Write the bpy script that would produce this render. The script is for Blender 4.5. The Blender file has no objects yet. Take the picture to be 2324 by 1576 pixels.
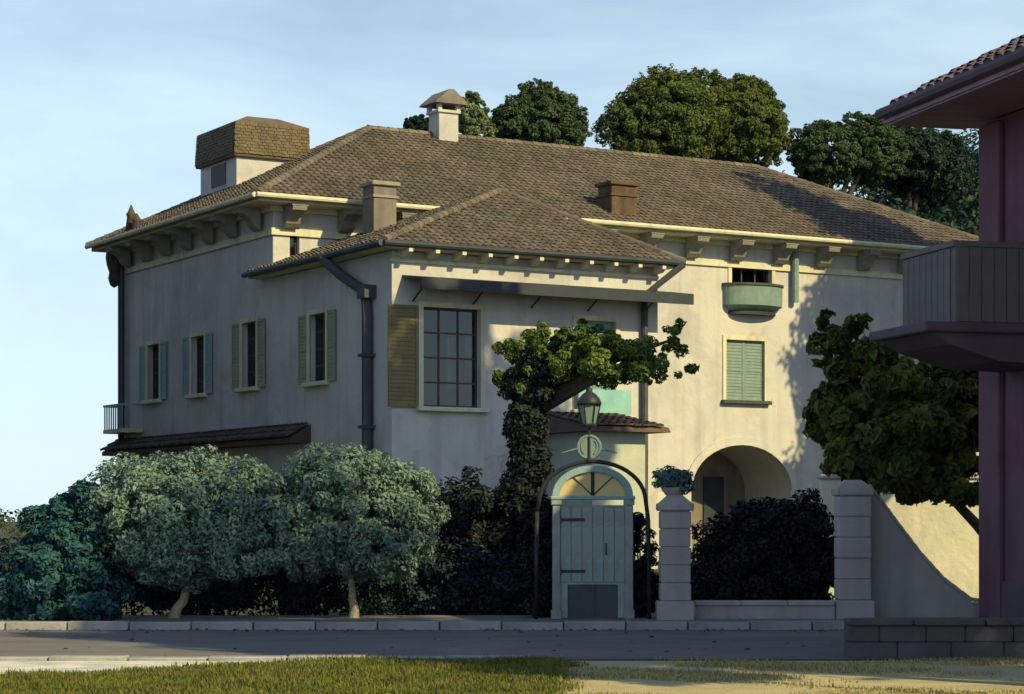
import bpy, math, random
import numpy as np
from mathutils import Vector, Matrix

# ------------------------------------------------------------------ camera, sky, sun, exposure
sc = bpy.context.scene
COL = sc.collection
PI = math.pi
cam_d = bpy.data.cameras.new('camera')
cam = bpy.data.objects.new('camera', cam_d)
COL.objects.link(cam)
cam.location = (0, 0, 1.6)
cam.rotation_euler = (PI/2, 0, 0)
cam_d.lens = 36*5000/2324.0
cam_d.sensor_width = 36
cam_d.shift_y = (1180-788)/2324.0
cam_d.clip_end = 3000
sc.camera = cam

SUN_EL, SUN_AZ = math.radians(33), math.radians(134.5)
world = bpy.data.worlds.new('World')
sc.world = world
world.use_nodes = True
nt = world.node_tree
bg = nt.nodes['Background']
sky = nt.nodes.new('ShaderNodeTexSky')
sky.sky_type = 'NISHITA'
sky.sun_disc = False
sky.sun_elevation = SUN_EL
sky.sun_rotation = SUN_AZ
sky.air_density = 1.0
sky.dust_density = .5
sky.ozone_density = 2.0
# thin high cloud veil, all round the sky
CLOUD = (1.3, 0.2, 0.5)
tc = nt.nodes.new('ShaderNodeTexCoord')
mp = nt.nodes.new('ShaderNodeMapping'); mp.inputs['Scale'].default_value = (1.0, 1.0, 2.4)
nz = nt.nodes.new('ShaderNodeTexNoise'); nz.inputs['Scale'].default_value = 3.2
nz.inputs['Detail'].default_value = 7; nz.inputs['Roughness'].default_value = .58; nz.inputs['Distortion'].default_value = .5
cr = nt.nodes.new('ShaderNodeValToRGB')
cr.color_ramp.elements[0].position = .30; cr.color_ramp.elements[0].color = (.34, .34, .34, 1)
cr.color_ramp.elements[1].position = .66; cr.color_ramp.elements[1].color = (1, 1, 1, 1)
mx = nt.nodes.new('ShaderNodeMix'); mx.data_type = 'RGBA'
mx.inputs[7].default_value = (6.9, 8.8, 9.9, 1)
L = nt.links.new
sx = nt.nodes.new('ShaderNodeSeparateXYZ'); er = nt.nodes.new('ShaderNodeMapRange')   # the veil thins towards the zenith
er.interpolation_type = 'SMOOTHSTEP'
er.inputs[1].default_value = .08; er.inputs[2].default_value = .75; er.inputs[3].default_value = 1.0; er.inputs[4].default_value = .10
mul = nt.nodes.new('ShaderNodeMath'); mul.operation = 'MULTIPLY'
mp.inputs['Location'].default_value = CLOUD
L(tc.outputs['Generated'], mp.inputs[0]); L(mp.outputs[0], nz.inputs['Vector']); L(nz.outputs[0], cr.inputs[0])
L(tc.outputs['Generated'], sx.inputs[0]); L(sx.outputs[2], er.inputs[0]); L(cr.outputs[0], mul.inputs[0]); L(er.outputs[0], mul.inputs[1])
L(mul.outputs[0], mx.inputs[0]); L(sky.outputs[0], mx.inputs[6]); L(mx.outputs[2], bg.inputs[0])
bg.inputs[1].default_value = .094

sun_d = bpy.data.lights.new('sun', 'SUN')
sun_d.energy = 5.0
sun_d.angle = math.radians(.55)
sun_d.color = (1.0, .80, .36)
sun = bpy.data.objects.new('sun', sun_d)
COL.objects.link(sun)
SDIR = Vector((math.sin(SUN_AZ)*math.cos(SUN_EL), math.cos(SUN_AZ)*math.cos(SUN_EL), math.sin(SUN_EL)))
sun.rotation_euler = SDIR.to_track_quat('Z', 'Y').to_euler()
sun.location = (30, -30, 40)
sc.view_settings.view_transform = 'Standard'
sc.view_settings.look = 'None'
sc.view_settings.exposure = .28
sc.view_settings.gamma = 1
sc.view_settings.use_curve_mapping = False

# ------------------------------------------------------------------ materials
def material(name, c1, c2=None, scale=1.0, rough=.85, bump=0.0, bscale=20.0, island=0.0, streak=0.0, streak_col=None,
             spec=.3, metal=0.0, patch=None, patch_scale=.4, patch_amt=.5, cracks=0.0, repair=None, translucent=0.0, stretch=(1, 1, 1)):
    m = bpy.data.materials.new(name); m.use_nodes = True
    t = m.node_tree; N = t.nodes; K = t.links.new
    b = N['Principled BSDF']
    b.inputs['Roughness'].default_value = rough
    b.inputs['Specular IOR Level'].default_value = spec
    b.inputs['Metallic'].default_value = metal
    co = N.new('ShaderNodeTexCoord')
    mpg = N.new('ShaderNodeMapping'); mpg.inputs['Scale'].default_value = stretch
    K(co.outputs['Object'], mpg.inputs[0])
    n1 = N.new('ShaderNodeTexNoise'); n1.inputs['Scale'].default_value = scale
    n1.inputs['Detail'].default_value = 6; n1.inputs['Roughness'].default_value = .62
    K(mpg.outputs[0], n1.inputs['Vector'])
    r1 = N.new('ShaderNodeValToRGB'); r1.color_ramp.elements[0].position = .33; r1.color_ramp.elements[1].position = .67
    r1.color_ramp.elements[0].color = (*c1, 1); r1.color_ramp.elements[1].color = (*(c2 or c1), 1)
    K(n1.outputs[0], r1.inputs[0])
    col = r1.outputs[0]
    def mix(fac, a, bcol):
        q = N.new('ShaderNodeMix'); q.data_type = 'RGBA'
        if hasattr(fac, 'links'): K(fac, q.inputs[0])
        else: q.inputs[0].default_value = fac
        K(a, q.inputs[6])
        if hasattr(bcol, 'links'): K(bcol, q.inputs[7])
        else: q.inputs[7].default_value = (*bcol, 1)
        return q.outputs[2]
    if patch:
        n2 = N.new('ShaderNodeTexNoise'); n2.inputs['Scale'].default_value = patch_scale; n2.inputs['Detail'].default_value = 8
        n2.inputs['Roughness'].default_value = .68; n2.inputs['Distortion'].default_value = .6
        mq = N.new('ShaderNodeMapping'); mq.inputs['Location'].default_value = (13.1, 4.7, 8.2)
        K(co.outputs['Object'], mq.inputs[0]); K(mq.outputs[0], n2.inputs['Vector'])
        r2 = N.new('ShaderNodeValToRGB'); r2.color_ramp.elements[0].position = .48; r2.color_ramp.elements[1].position = .66
        r2.color_ramp.elements[0].color = (0, 0, 0, 1); r2.color_ramp.elements[1].color = (patch_amt, patch_amt, patch_amt, 1)
        K(n2.outputs[0], r2.inputs[0])
        col = mix(r2.outputs[0], col, patch)
    if streak:
        n3 = N.new('ShaderNodeTexNoise'); n3.inputs['Scale'].default_value = 1.0; n3.inputs['Detail'].default_value = 5
        ms = N.new('ShaderNodeMapping'); ms.inputs['Scale'].default_value = (2.6, 2.6, .16)
        K(co.outputs['Object'], ms.inputs[0]); K(ms.outputs[0], n3.inputs['Vector'])
        r3 = N.new('ShaderNodeValToRGB'); r3.color_ramp.elements[0].position = .5; r3.color_ramp.elements[1].position = .74
        r3.color_ramp.elements[0].color = (0, 0, 0, 1); r3.color_ramp.elements[1].color = (streak, streak, streak, 1)
        K(n3.outputs[0], r3.inputs[0])
        col = mix(r3.outputs[0], col, streak_col or tuple(x*.45 for x in c1))
    if repair:
        n5 = N.new('ShaderNodeTexNoise'); n5.inputs['Scale'].default_value = .42; n5.inputs['Detail'].default_value = 4; n5.inputs['Roughness'].default_value = .5
        m5 = N.new('ShaderNodeMapping'); m5.inputs['Location'].default_value = (31.0, 7.0, 2.0); K(co.outputs['Object'], m5.inputs[0]); K(m5.outputs[0], n5.inputs['Vector'])
        r5 = N.new('ShaderNodeValToRGB'); r5.color_ramp.elements[0].position = .60; r5.color_ramp.elements[1].position = .615
        r5.color_ramp.elements[0].color = (0, 0, 0, 1); r5.color_ramp.elements[1].color = (.55, .55, .55, 1)
        K(n5.outputs[0], r5.inputs[0]); col = mix(r5.outputs[0], col, repair)
    if cracks:
        v_ = N.new('ShaderNodeTexVoronoi'); v_.feature = 'DISTANCE_TO_EDGE'; v_.inputs['Scale'].default_value = cracks
        nw = N.new('ShaderNodeTexNoise'); nw.inputs['Scale'].default_value = cracks*2.5; nw.inputs['Detail'].default_value = 5
        vm = N.new('ShaderNodeVectorMath'); vm.operation = 'MULTIPLY_ADD'; vm.inputs[1].default_value = (.5/cracks,)*3
        K(co.outputs['Object'], nw.inputs['Vector']); K(nw.outputs['Color'], vm.inputs[0]); K(co.outputs['Object'], vm.inputs[2]); K(vm.outputs[0], v_.inputs['Vector'])
        lt = N.new('ShaderNodeMath'); lt.operation = 'LESS_THAN'; lt.inputs[1].default_value = .018*cracks; K(v_.outputs['Distance'], lt.inputs[0])
        gt = N.new('ShaderNodeMath'); gt.operation = 'GREATER_THAN'; gt.inputs[1].default_value = .57; K(n1.outputs[0], gt.inputs[0])
        mu = N.new('ShaderNodeMath'); mu.operation = 'MULTIPLY'; K(lt.outputs[0], mu.inputs[0]); K(gt.outputs[0], mu.inputs[1])
        m6 = N.new('ShaderNodeMath'); m6.operation = 'MULTIPLY'; m6.inputs[1].default_value = .30; K(mu.outputs[0], m6.inputs[0])
        col = mix(m6.outputs[0], col, tuple(x*.35 for x in c1))
    if island:
        g = N.new('ShaderNodeNewGeometry')
        h = N.new('ShaderNodeHueSaturation')
        mr = N.new('ShaderNodeMapRange'); mr.inputs[3].default_value = 1-island; mr.inputs[4].default_value = 1+island
        K(g.outputs['Random Per Island'], mr.inputs[0]); K(mr.outputs[0], h.inputs['Value'])
        mr2 = N.new('ShaderNodeMapRange'); mr2.inputs[3].default_value = .5-island*.05; mr2.inputs[4].default_value = .5+island*.05
        wn = N.new('ShaderNodeTexWhiteNoise'); wn.noise_dimensions = '1D'
        K(g.outputs['Random Per Island'], wn.inputs['W']); K(wn.outputs[0], mr2.inputs[0]); K(mr2.outputs[0], h.inputs['Hue'])
        K(col, h.inputs['Color']); col = h.outputs[0]
    K(col, b.inputs['Base Color'])
    if bump:
        nb = N.new('ShaderNodeTexNoise'); nb.inputs['Scale'].default_value = bscale; nb.inputs['Detail'].default_value = 6
        K(co.outputs['Object'], nb.inputs['Vector'])
        bp = N.new('ShaderNodeBump'); bp.inputs['Strength'].default_value = bump; bp.inputs['Distance'].default_value = .03
        K(nb.outputs[0], bp.inputs['Height']); K(bp.outputs[0], b.inputs['Normal'])
    if translucent:
        tr = N.new('ShaderNodeBsdfTranslucent'); K(col, tr.inputs[0])
        ms_ = N.new('ShaderNodeMixShader'); ms_.inputs[0].default_value = translucent
        K(b.outputs[0], ms_.inputs[1]); K(tr.outputs[0], ms_.inputs[2])
        K(ms_.outputs[0], N['Material Output'].inputs[0])
    return m

MT = {}
MT['plaster'] = material('cream plaster', (.41, .42, .435), (.51, .505, .50), .45, .92, .45, 7, streak=.42, streak_col=(.26, .255, .26), cracks=.27, repair=(.50, .495, .48),
                         patch=(.33, .315, .335), patch_scale=.3, patch_amt=.8)
MT['trim'] = material('pale green stone trim', (.48, .47, .35), (.60, .58, .43), 1.6, .9, .3, 14, streak=.5, streak_col=(.22, .23, .19))
MT['corbel'] = material('grey weathered stone', (.19, .19, .165), (.27, .265, .22), 2.2, .9, .35, 12)
MT['tile'] = material('brown clay tile', (.11, .092, .078), (.16, .132, .112), .35, .9, .3, 22, island=.27,
                      patch=(.085, .088, .07), patch_scale=.3, patch_amt=.8)
MT['deck'] = material('roof underlay', (.06, .045, .035), (.08, .06, .05), 1.0)
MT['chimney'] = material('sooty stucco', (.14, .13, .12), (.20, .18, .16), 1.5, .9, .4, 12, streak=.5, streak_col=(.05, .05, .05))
MT['brick'] = material('old brown brick', (.075, .052, .038), (.13, .085, .05), 3.0, .95, .7, 9, streak=.7, streak_col=(.03, .026, .024))
MT['turret_roof'] = material('mossy shingle', (.10, .08, .055), (.14, .11, .072), 1.2, .9, .4, 14, island=.16, patch=(.075, .08, .045), patch_scale=.9, patch_amt=.7)
MT['navy'] = material('dark blue painted metal', (.018, .026, .042), (.03, .04, .055), 2, .6, .1, 8)
MT['pipe'] = material('dark grey metal', (.04, .048, .06), (.06, .07, .085), 3, .55, .1, 8)
MT['glass'] = material('dark window glass', (.012, .018, .024), (.03, .04, .05), .8, .1, spec=.35)
def glass_mat():
    m = bpy.data.materials.new('window glass'); m.use_nodes = True; t = m.node_tree; N = t.nodes; K = t.links.new
    N.remove(N['Principled BSDF'])
    tr = N.new('ShaderNodeBsdfTransparent'); tr.inputs[0].default_value = (.62, .68, .70, 1)
    gl = N.new('ShaderNodeBsdfGlossy'); gl.inputs['Roughness'].default_value = .04; gl.inputs[0].default_value = (.9, .95, 1, 1)
    fr = N.new('ShaderNodeFresnel'); fr.inputs[0].default_value = 1.5
    co = N.new('ShaderNodeTexCoord'); n_ = N.new('ShaderNodeTexNoise'); n_.inputs['Scale'].default_value = 2.2; bp = N.new('ShaderNodeBump'); bp.inputs['Strength'].default_value = .12; bp.inputs['Distance'].default_value = .02
    K(co.outputs['Object'], n_.inputs['Vector']); K(n_.outputs[0], bp.inputs['Height']); K(bp.outputs[0], gl.inputs['Normal'])
    ms = N.new('ShaderNodeMixShader'); K(fr.outputs[0], ms.inputs[0]); K(tr.outputs[0], ms.inputs[1]); K(gl.outputs[0], ms.inputs[2]); K(ms.outputs[0], N['Material Output'].inputs[0])
    return m
MT['pane'] = glass_mat()
MT['curtain'] = material('pale curtain cloth', (.34, .36, .27), (.44, .45, .34), 3, .95)
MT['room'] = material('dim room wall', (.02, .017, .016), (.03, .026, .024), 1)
MT['frame'] = material('dark timber frame', (.05, .04, .032), (.08, .065, .05), 4, .7, .2, 30)
MT['shutter_blue'] = material('blue grey paint', (.17, .27, .31), (.22, .33, .36), 3, .75, .2, 30)
MT['shutter_green'] = material('faded green paint', (.20, .25, .16), (.27, .31, .20), 3, .75, .2, 30)
MT['shutter_teal'] = material('teal grey paint', (.13, .20, .20), (.18, .26, .25), 3, .7, .2, 30)
MT['ochre'] = material('ochre paint', (.15, .125, .062), (.19, .158, .08), 3, .8, .2, 30)
MT['turquoise'] = material('turquoise paint', (.16, .36, .38), (.24, .45, .45), 2, .8, .2, 20)
MT['porch'] = material('plaster toned teal for shade', (.30, .36, .33), (.40, .44, .38), .9, .9, .3, 10, patch=(.50, .48, .40), patch_scale=.9, patch_amt=.6)  # teal of the porch wall's shade is put into the plaster colour
MT['rust'] = material('brown porch roof', (.07, .05, .045), (.10, .075, .065), 2, .8, .3, 20, island=.25)
MT['iron'] = material('black iron', (.014, .017, .02), (.025, .03, .033), 5, .5, .1, 20)
MT['gate_paint'] = material('weathered teal gate paint', (.21, .265, .27), (.30, .34, .325), 2.6, .75, .3, 20, streak=.6, streak_col=(.12, .16, .165), patch=(.20, .17, .13), patch_scale=3.5, patch_amt=.55, island=.05)
MT['gate_blue'] = material('blue grey gate paint', (.18, .29, .33), (.26, .38, .41), 2.2, .75, .3, 20)
MT['amber'] = material('amber sunlit wall tone', (.50, .40, .17), (.62, .50, .24), 2.5, .3)  # yellow of the sunlit wall beyond, painted into the fanlight panel
MT['pier'] = material('grey violet stone', (.32, .295, .315), (.40, .37, .385), 1.4, .92, .5, 16, streak=.5, streak_col=(.22, .22, .22), patch=(.33, .34, .28), patch_scale=1.2, patch_amt=.6)
MT['lowwall'] = material('dark grey stone block', (.055, .053, .057), (.09, .087, .09), 2.0, .9, .5, 18, island=.16)
MT['sunwall'] = material('pale yellow plaster', (.54, .53, .43), (.62, .605, .50), .9, .92, .5, 8, streak=.5, streak_col=(.33, .33, .28), patch=(.42, .43, .36), patch_scale=.9, patch_amt=.8, cracks=.7)
MT['maroon'] = material('maroon plaster', (.115, .05, .08), (.16, .08, .12), 1.0, .85, .25, 9, streak=.6, streak_col=(.065, .036, .055), patch=(.14, .095, .135), patch_scale=.5, patch_amt=.7)
MT['mauve'] = material('mauve painted boards', (.23, .155, .22), (.30, .21, .28), 1.4, .8, .2, 20, island=.08)
MT['mauve_dark'] = material('dark mauve stone', (.085, .062, .088), (.12, .09, .122), 1.2, .85, .25, 12)
MT['mauve_tile'] = material('dusky purple roof tile', (.10, .075, .105), (.145, .11, .15), .8, .9, .3, 18, island=.2)
MT['litter'] = material('dry fallen leaves', (.13, .09, .04), (.20, .15, .06), 3, .9, island=.4)
MT['balcony'] = material('grey balcony boards', (.115, .10, .112), (.155, .138, .148), 2.0, .85, .3, 18, island=.12)
MT['asphalt'] = material('asphalt', (.12, .118, .125), (.17, .165, .17), .9, .95, .5, 45, patch=(.21, .20, .20), patch_scale=.35, patch_amt=.7, stretch=(.5, 1.6, 1), cracks=.6)
MT['paving'] = material('grey pavement', (.17, .165, .17), (.23, .22, .22), 1.2, .9, .4, 30, patch=(.13, .125, .13), patch_scale=.7, patch_amt=.6)
MT['kerb'] = material('pale limestone', (.22, .225, .235), (.33, .33, .335), 1.8, .9, .4, 18, island=.14, patch=(.17, .19, .20), patch_scale=1.5, patch_amt=.5)
MT['soil'] = material('rough garden ground', (.035, .042, .02), (.06, .066, .03), .5, .95, .5, 12)
MT['lawn_base'] = material('lawn soil', (.055, .065, .018), (.085, .09, .03), .7, .95, .5, 14)
MT['sand'] = material('dry sandy ground', (.35, .30, .17), (.47, .41, .25), .9, .95, .5, 30, patch=(.25, .27, .13), patch_scale=.8, patch_amt=.75)
MT['gravel'] = material('white gravel', (.50, .50, .48), (.72, .71, .68), 3.0, .95, .6, 40, patch=(.30, .34, .35), patch_scale=1.6, patch_amt=.7)
MT['grass'] = material('olive grass', (.085, .115, .018), (.15, .16, .028), .9, .7, patch=(.17, .14, .045), patch_scale=1.3, patch_amt=.8, island=.35, translucent=.25)
MT['dry_grass'] = material('straw grass', (.27, .25, .10), (.36, .32, .15), .6, .8, island=.3, translucent=.2)
MT['bark_pale'] = material('pale flaking bark', (.27, .25, .16), (.52, .48, .32), 9, .9, .9, 22, stretch=(1, 1, .35), patch=(.12, .11, .08), patch_scale=7, patch_amt=.7)
MT['bark'] = material('dark bark', (.045, .04, .032), (.075, .065, .05), 4, .95, .6, 14, stretch=(1, 1, .3))
def leaf(name, a, b, isl=.35, scale=.7, tr=.22, rough=.6):
    return material(name, a, b, scale, rough, island=isl, translucent=tr, spec=.25)
MT['leaf_olive'] = leaf('grey green leaves', (.14, .235, .20), (.21, .315, .26), .3, .9, .3)
MT['leaf_teal'] = leaf('blue teal leaves', (.016, .070, .085), (.03, .11, .125), .35)
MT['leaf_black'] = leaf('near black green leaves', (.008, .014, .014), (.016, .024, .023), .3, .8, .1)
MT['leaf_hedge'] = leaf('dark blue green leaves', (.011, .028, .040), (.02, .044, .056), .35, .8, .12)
MT['leaf_right'] = leaf('mid green leaves', (.055, .10, .022), (.15, .165, .028), .45, 1.1, .3)
MT['leaf_back'] = leaf('olive green leaves', (.060, .105, .030), (.115, .145, .034), .3, .25, .3)
MT['leaf_back2'] = leaf('deep green leaves', (.040, .080, .040), (.070, .11, .045), .3, .3, .3)
MT['leaf_pale'] = leaf('pale green leaves', (.13, .18, .07), (.19, .24, .10), .3, .5)
MT['leaf_hill'] = leaf('dark wood leaves', (.012, .036, .028), (.024, .055, .036), .35, .15)
MT['leaf_vine'] = leaf('fresh green leaves', (.06, .115, .02), (.13, .19, .035), .4, 1.1)
MT['leaf_agave'] = leaf('blue green succulent leaves', (.05, .12, .13), (.10, .18, .18), .3, 2.0, .05)
MT['hill'] = material('wooded slope', (.02, .035, .02), (.035, .05, .028), .05, .95)

# ------------------------------------------------------------------ mesh helpers
class MB:
    def __init__(s): s.v = []; s.f = []
    def add(s, vs, fs):
        o = len(s.v); s.v += [tuple(p) for p in vs]; s.f += [tuple(i+o for i in q) for q in fs]; return s
    def box(s, x0, x1, y0, y1, z0, z1, bev=0.0):
        if bev <= 0:
            return s.add([(x0,y0,z0),(x1,y0,z0),(x1,y1,z0),(x0,y1,z0),(x0,y0,z1),(x1,y0,z1),(x1,y1,z1),(x0,y1,z1)],
                  [(0,3,2,1),(4,5,6,7),(0,1,5,4),(1,2,6,5),(2,3,7,6),(3,0,4,7)])
        b = bev; vs = []
        for z, i in ((z0, b), (z0+b, 0), (z1-b, 0), (z1, b)):
            xa, xb, ya, yb = x0+i, x1-i, y0+i, y1-i
            vs += [(xa+b,ya,z),(xb-b,ya,z),(xb,ya+b,z),(xb,yb-b,z),(xb-b,yb,z),(xa+b,yb,z),(xa,yb-b,z),(xa,ya+b,z)]
        fs = [tuple(range(7,-1,-1)), tuple(range(24,32))]
        for r in range(3):
            for k in range(8): fs.append((r*8+k, r*8+(k+1)%8, r*8+8+(k+1)%8, r*8+8+k))
        return s.add(vs, fs)
    def prism(s, poly, fn0, fn1):
        n = len(poly)
        vs = [fn0(p) for p in poly]+[fn1(p) for p in poly]
        return s.add(vs, [tuple(range(n-1,-1,-1)), tuple(range(n,2*n))]+[(i,(i+1)%n,n+(i+1)%n,n+i) for i in range(n)])
    def tube(s, pts, rad, n=8, cap=True):
        pts = [Vector(p) for p in pts]
        if not hasattr(rad, '__len__'): rad = [rad]*len(pts)
        rings = []; prev = None
        for i, p in enumerate(pts):
            d = (pts[min(i+1,len(pts)-1)]-pts[max(i-1,0)]).normalized()
            a = Vector((0,0,1)) if abs(d.z) < .9 else Vector((1,0,0))
            if prev is not None: a = prev
            u = (a-d*a.dot(d)).normalized(); w = d.cross(u); prev = u
            rings += [p+u*(rad[i]*math.cos(2*PI*k/n))+w*(rad[i]*math.sin(2*PI*k/n)) for k in range(n)]
        fs = [(i*n+k, i*n+(k+1)%n, (i+1)*n+(k+1)%n, (i+1)*n+k) for i in range(len(pts)-1) for k in range(n)]
        if cap: fs += [tuple(range(n-1,-1,-1)), tuple(range((len(pts)-1)*n, len(pts)*n))]
        return s.add(rings, fs)
    def lathe(s, prof, c=(0,0,0), n=14):
        vs = [(c[0]+r*math.cos(2*PI*k/n), c[1]+r*math.sin(2*PI*k/n), c[2]+z) for r, z in prof for k in range(n)]
        m = len(prof)
        fs = [(i*n+k, i*n+(k+1)%n, (i+1)*n+(k+1)%n, (i+1)*n+k) for i in range(m-1) for k in range(n)]
        fs += [tuple(range(n-1,-1,-1)), tuple(range((m-1)*n, m*n))]
        return s.add(vs, fs)
    def mesh(s, name):
        me = bpy.data.meshes.new(name); me.from_pydata(s.v, [], s.f); me.update(); return me

def link(name, me, m=None, parent=None, loc=None, rot=None):
    o = bpy.data.objects.new(name, me); COL.objects.link(o)
    if m is not None and me is not None and not me.materials: me.materials.append(MT[m] if isinstance(m, str) else m)
    if parent is not None: o.parent = parent
    if loc is not None: o.location = loc
    if rot is not None: o.rotation_euler = rot
    return o
def obj(name, mb, m, parent=None, loc=None, rot=None, smooth=False):
    me = mb.mesh(name) if isinstance(mb, MB) else mb
    if smooth:
        for p in me.polygons: p.use_smooth = True
    return link(name, me, m, parent, loc, rot)
def tag(o, label=None, cat=None, group=None, kind=None):
    if label: o['label'] = label
    if cat: o['category'] = cat
    if group: o['group'] = group
    if kind: o['kind'] = kind
    return o
def thing(name, label, cat, loc=(0,0,0), rz=0, group=None):
    o = link(name, None, None, None, loc, (0,0,rz)); return tag(o, label, cat, group)
def struct(name, mb, m):
    return tag(obj(name, mb, m), kind='structure')
def np_mesh(name, V, F):
    me = bpy.data.meshes.new(name)
    n, m = len(V), len(F); k = F.shape[1]
    me.vertices.add(n); me.vertices.foreach_set('co', V.astype(np.float32).ravel())
    me.loops.add(m*k); me.loops.foreach_set('vertex_index', F.astype(np.int32).ravel())
    me.polygons.add(m); me.polygons.foreach_set('loop_start', np.arange(0, m*k, k, dtype=np.int32))
    me.update(calc_edges=True); return me
def at(x, y, d):   # a point of the place: D-pixel x, y seen at distance d
    return Vector(((x-1162)/5000*d, d, 1.6+(1180-y)/5000*d))

# ------------------------------------------------------------------ foliage
def leaf_mesh(name, blobs, n, size, seed, clumps=90, crad=.26, shell=.62, up=.35, aspect=.5, droop=0.0, jit=.14):
    """leaf-sized faces gathered in tufts spread through the volume of several ellipsoids"""
    rg = np.random.default_rng(seed)
    w = np.array([b[3]*b[4]*b[5] for b in blobs])**(2/3); w = w/w.sum()
    bi = rg.choice(len(blobs), clumps, p=w)
    B = np.array([b[:6] for b in blobs])
    d = rg.normal(size=(clumps, 3)); d /= np.linalg.norm(d, axis=1)[:, None]
    rr = shell+(1.0-shell)*rg.random(clumps)**.6
    rr = np.minimum(rr*(1+jit*rg.normal(size=clumps)), 1.13)
    C = B[bi, :3]+d*B[bi, 3:6]*rr[:, None]
    crs = crad*(B[bi, 3:6].mean(1))*(.6+.8*rg.random(clumps))
    ci = rg.choice(clumps, n, p=(crs**2)/(crs**2).sum())
    e = rg.normal(size=(n, 3)); e /= np.linalg.norm(e, axis=1)[:, None]
    P = C[ci]+e*(crs[ci]*(.35+.65*rg.random(n)**.5))[:, None]*np.array([1, 1, .8])
    out = (P-B[bi[ci], :3])/B[bi[ci], 3:6]; out /= np.linalg.norm(out, axis=1)[:, None]+1e-6
    nrm = out*.55+e*.5+np.array([0, 0, up])+rg.normal(size=(n, 3))*.45
    nrm /= np.linalg.norm(nrm, axis=1)[:, None]
    t = rg.normal(size=(n, 3))+out*.6+np.array([0, 0, -droop]); t -= nrm*(t*nrm).sum(1)[:, None]; t /= np.linalg.norm(t, axis=1)[:, None]
    s = np.cross(nrm, t)
    L_ = size*(.45+1.1*rg.random(n)**1.4); W_ = L_*aspect*(.8+.4*rg.random(n))
    fold = nrm*(W_*.28)[:, None]
    a = P-t*(L_*.5)[:, None]; c = P+t*(L_*.5)[:, None]-nrm*(L_*.12)[:, None]
    b = P+s*(W_*.5)[:, None]+fold; dd = P-s*(W_*.5)[:, None]+fold
    V = np.stack([a, b, c, dd], 1).reshape(-1, 3)
    i = np.arange(n)*4
    F = np.concatenate([np.stack([i, i+1, i+2], 1), np.stack([i, i+2, i+3], 1)])
    return np_mesh(name, V, F)

def trunk_mb(base, blobs, r0, seed, fork=.55, lean=(0, 0)):
    rd = random.Random(seed); mb = MB(); base = Vector(base)
    cen = Vector((sum(b[0] for b in blobs)/len(blobs), sum(b[1] for b in blobs)/len(blobs), sum(b[2] for b in blobs)/len(blobs)))
    top = base.lerp(cen, fork)+Vector((lean[0], lean[1], 0))
    pts = [base+(top-base)*k/5+Vector((rd.uniform(-1,1), rd.uniform(-1,1), 0))*r0*.3*(k > 0) for k in range(6)]
    mb.tube([base+Vector((0,0,-.15)), base]+pts[1:], [r0*1.5, r0*1.18]+[r0*(1-.09*k) for k in range(1, 6)], 10)
    for b in blobs:
        e = Vector(b[:3])+Vector((rd.uniform(-.2,.2)*b[3], rd.uniform(-.2,.2)*b[4], b[5]*.2))
        m_ = top.lerp(e, .5)+Vector((rd.uniform(-.15,.15)*b[3], rd.uniform(-.15,.15)*b[4], b[5]*.1))
        mb.tube([pts[-1], m_, e], [r0*.5, r0*.32, r0*.08], 7)
        for q in range(3):
            d = Vector((rd.uniform(-1,1), rd.uniform(-1,1), rd.uniform(-.2,1))).normalized()
            mb.tube([m_.lerp(e, rd.random()), e+Vector((d.x*b[3], d.y*b[4], d.z*b[5]))*.75], [r0*.18, r0*.04], 5)
    return mb
def tree(name, label, base, blobs, n, size, leafm, barkm='bark', r0=.3, seed=1, clumps=90, group=None, cat='tree', crad=.26, fork=.55, shell=.62, up=.35, aspect=.5, droop=0., lean=(0,0), jit=.14):
    """blobs are relative to the base"""
    t = thing(name, label, cat, base, 0, group)
    obj('trunk', trunk_mb((0,0,0), blobs, r0, seed, fork, lean), barkm, t, smooth=True)
    link('crown', leaf_mesh('crown', blobs, n, size, seed, clumps, crad, shell, up, aspect, droop, jit), leafm, t)
    return t
def shrub(name, label, base, blobs, n, size, leafm, seed=1, clumps=60, group=None, cat='shrub', crad=.3, shell=.5, up=.35, aspect=.55):
    t = thing(name, label, cat, base, 0, group)
    mb = MB(); rd = random.Random(seed)
    for b in blobs:
        for q in range(4):
            mb.tube([(b[0]*.6+rd.uniform(-.2,.2)*b[3], b[1]*.6, -.05), (b[0]+rd.uniform(-.5,.5)*b[3], b[1]+rd.uniform(-.4,.4)*b[4], b[2]+rd.uniform(-.2,.7)*b[5])], [.05, .012], 5)
    obj('stem', mb, 'bark', t)
    link('foliage', leaf_mesh('foliage', blobs, n, size, seed, clumps, crad, shell, up, aspect), leafm, t)
    return t

# ------------------------------------------------------------------ ground
g = MB(); g.add([(-900,-60,0),(900,-60,0),(900,1800,0),(-900,1800,0)], [(0,1,2,3)])
struct('ground', g, 'soil')
r = MB(); r.add([(-60,25.2,.004),(60,25.2,.004),(60,31.9,.004),(-60,31.9,.004)], [(0,1,2,3)])
struct('road', r, 'asphalt')
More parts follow.
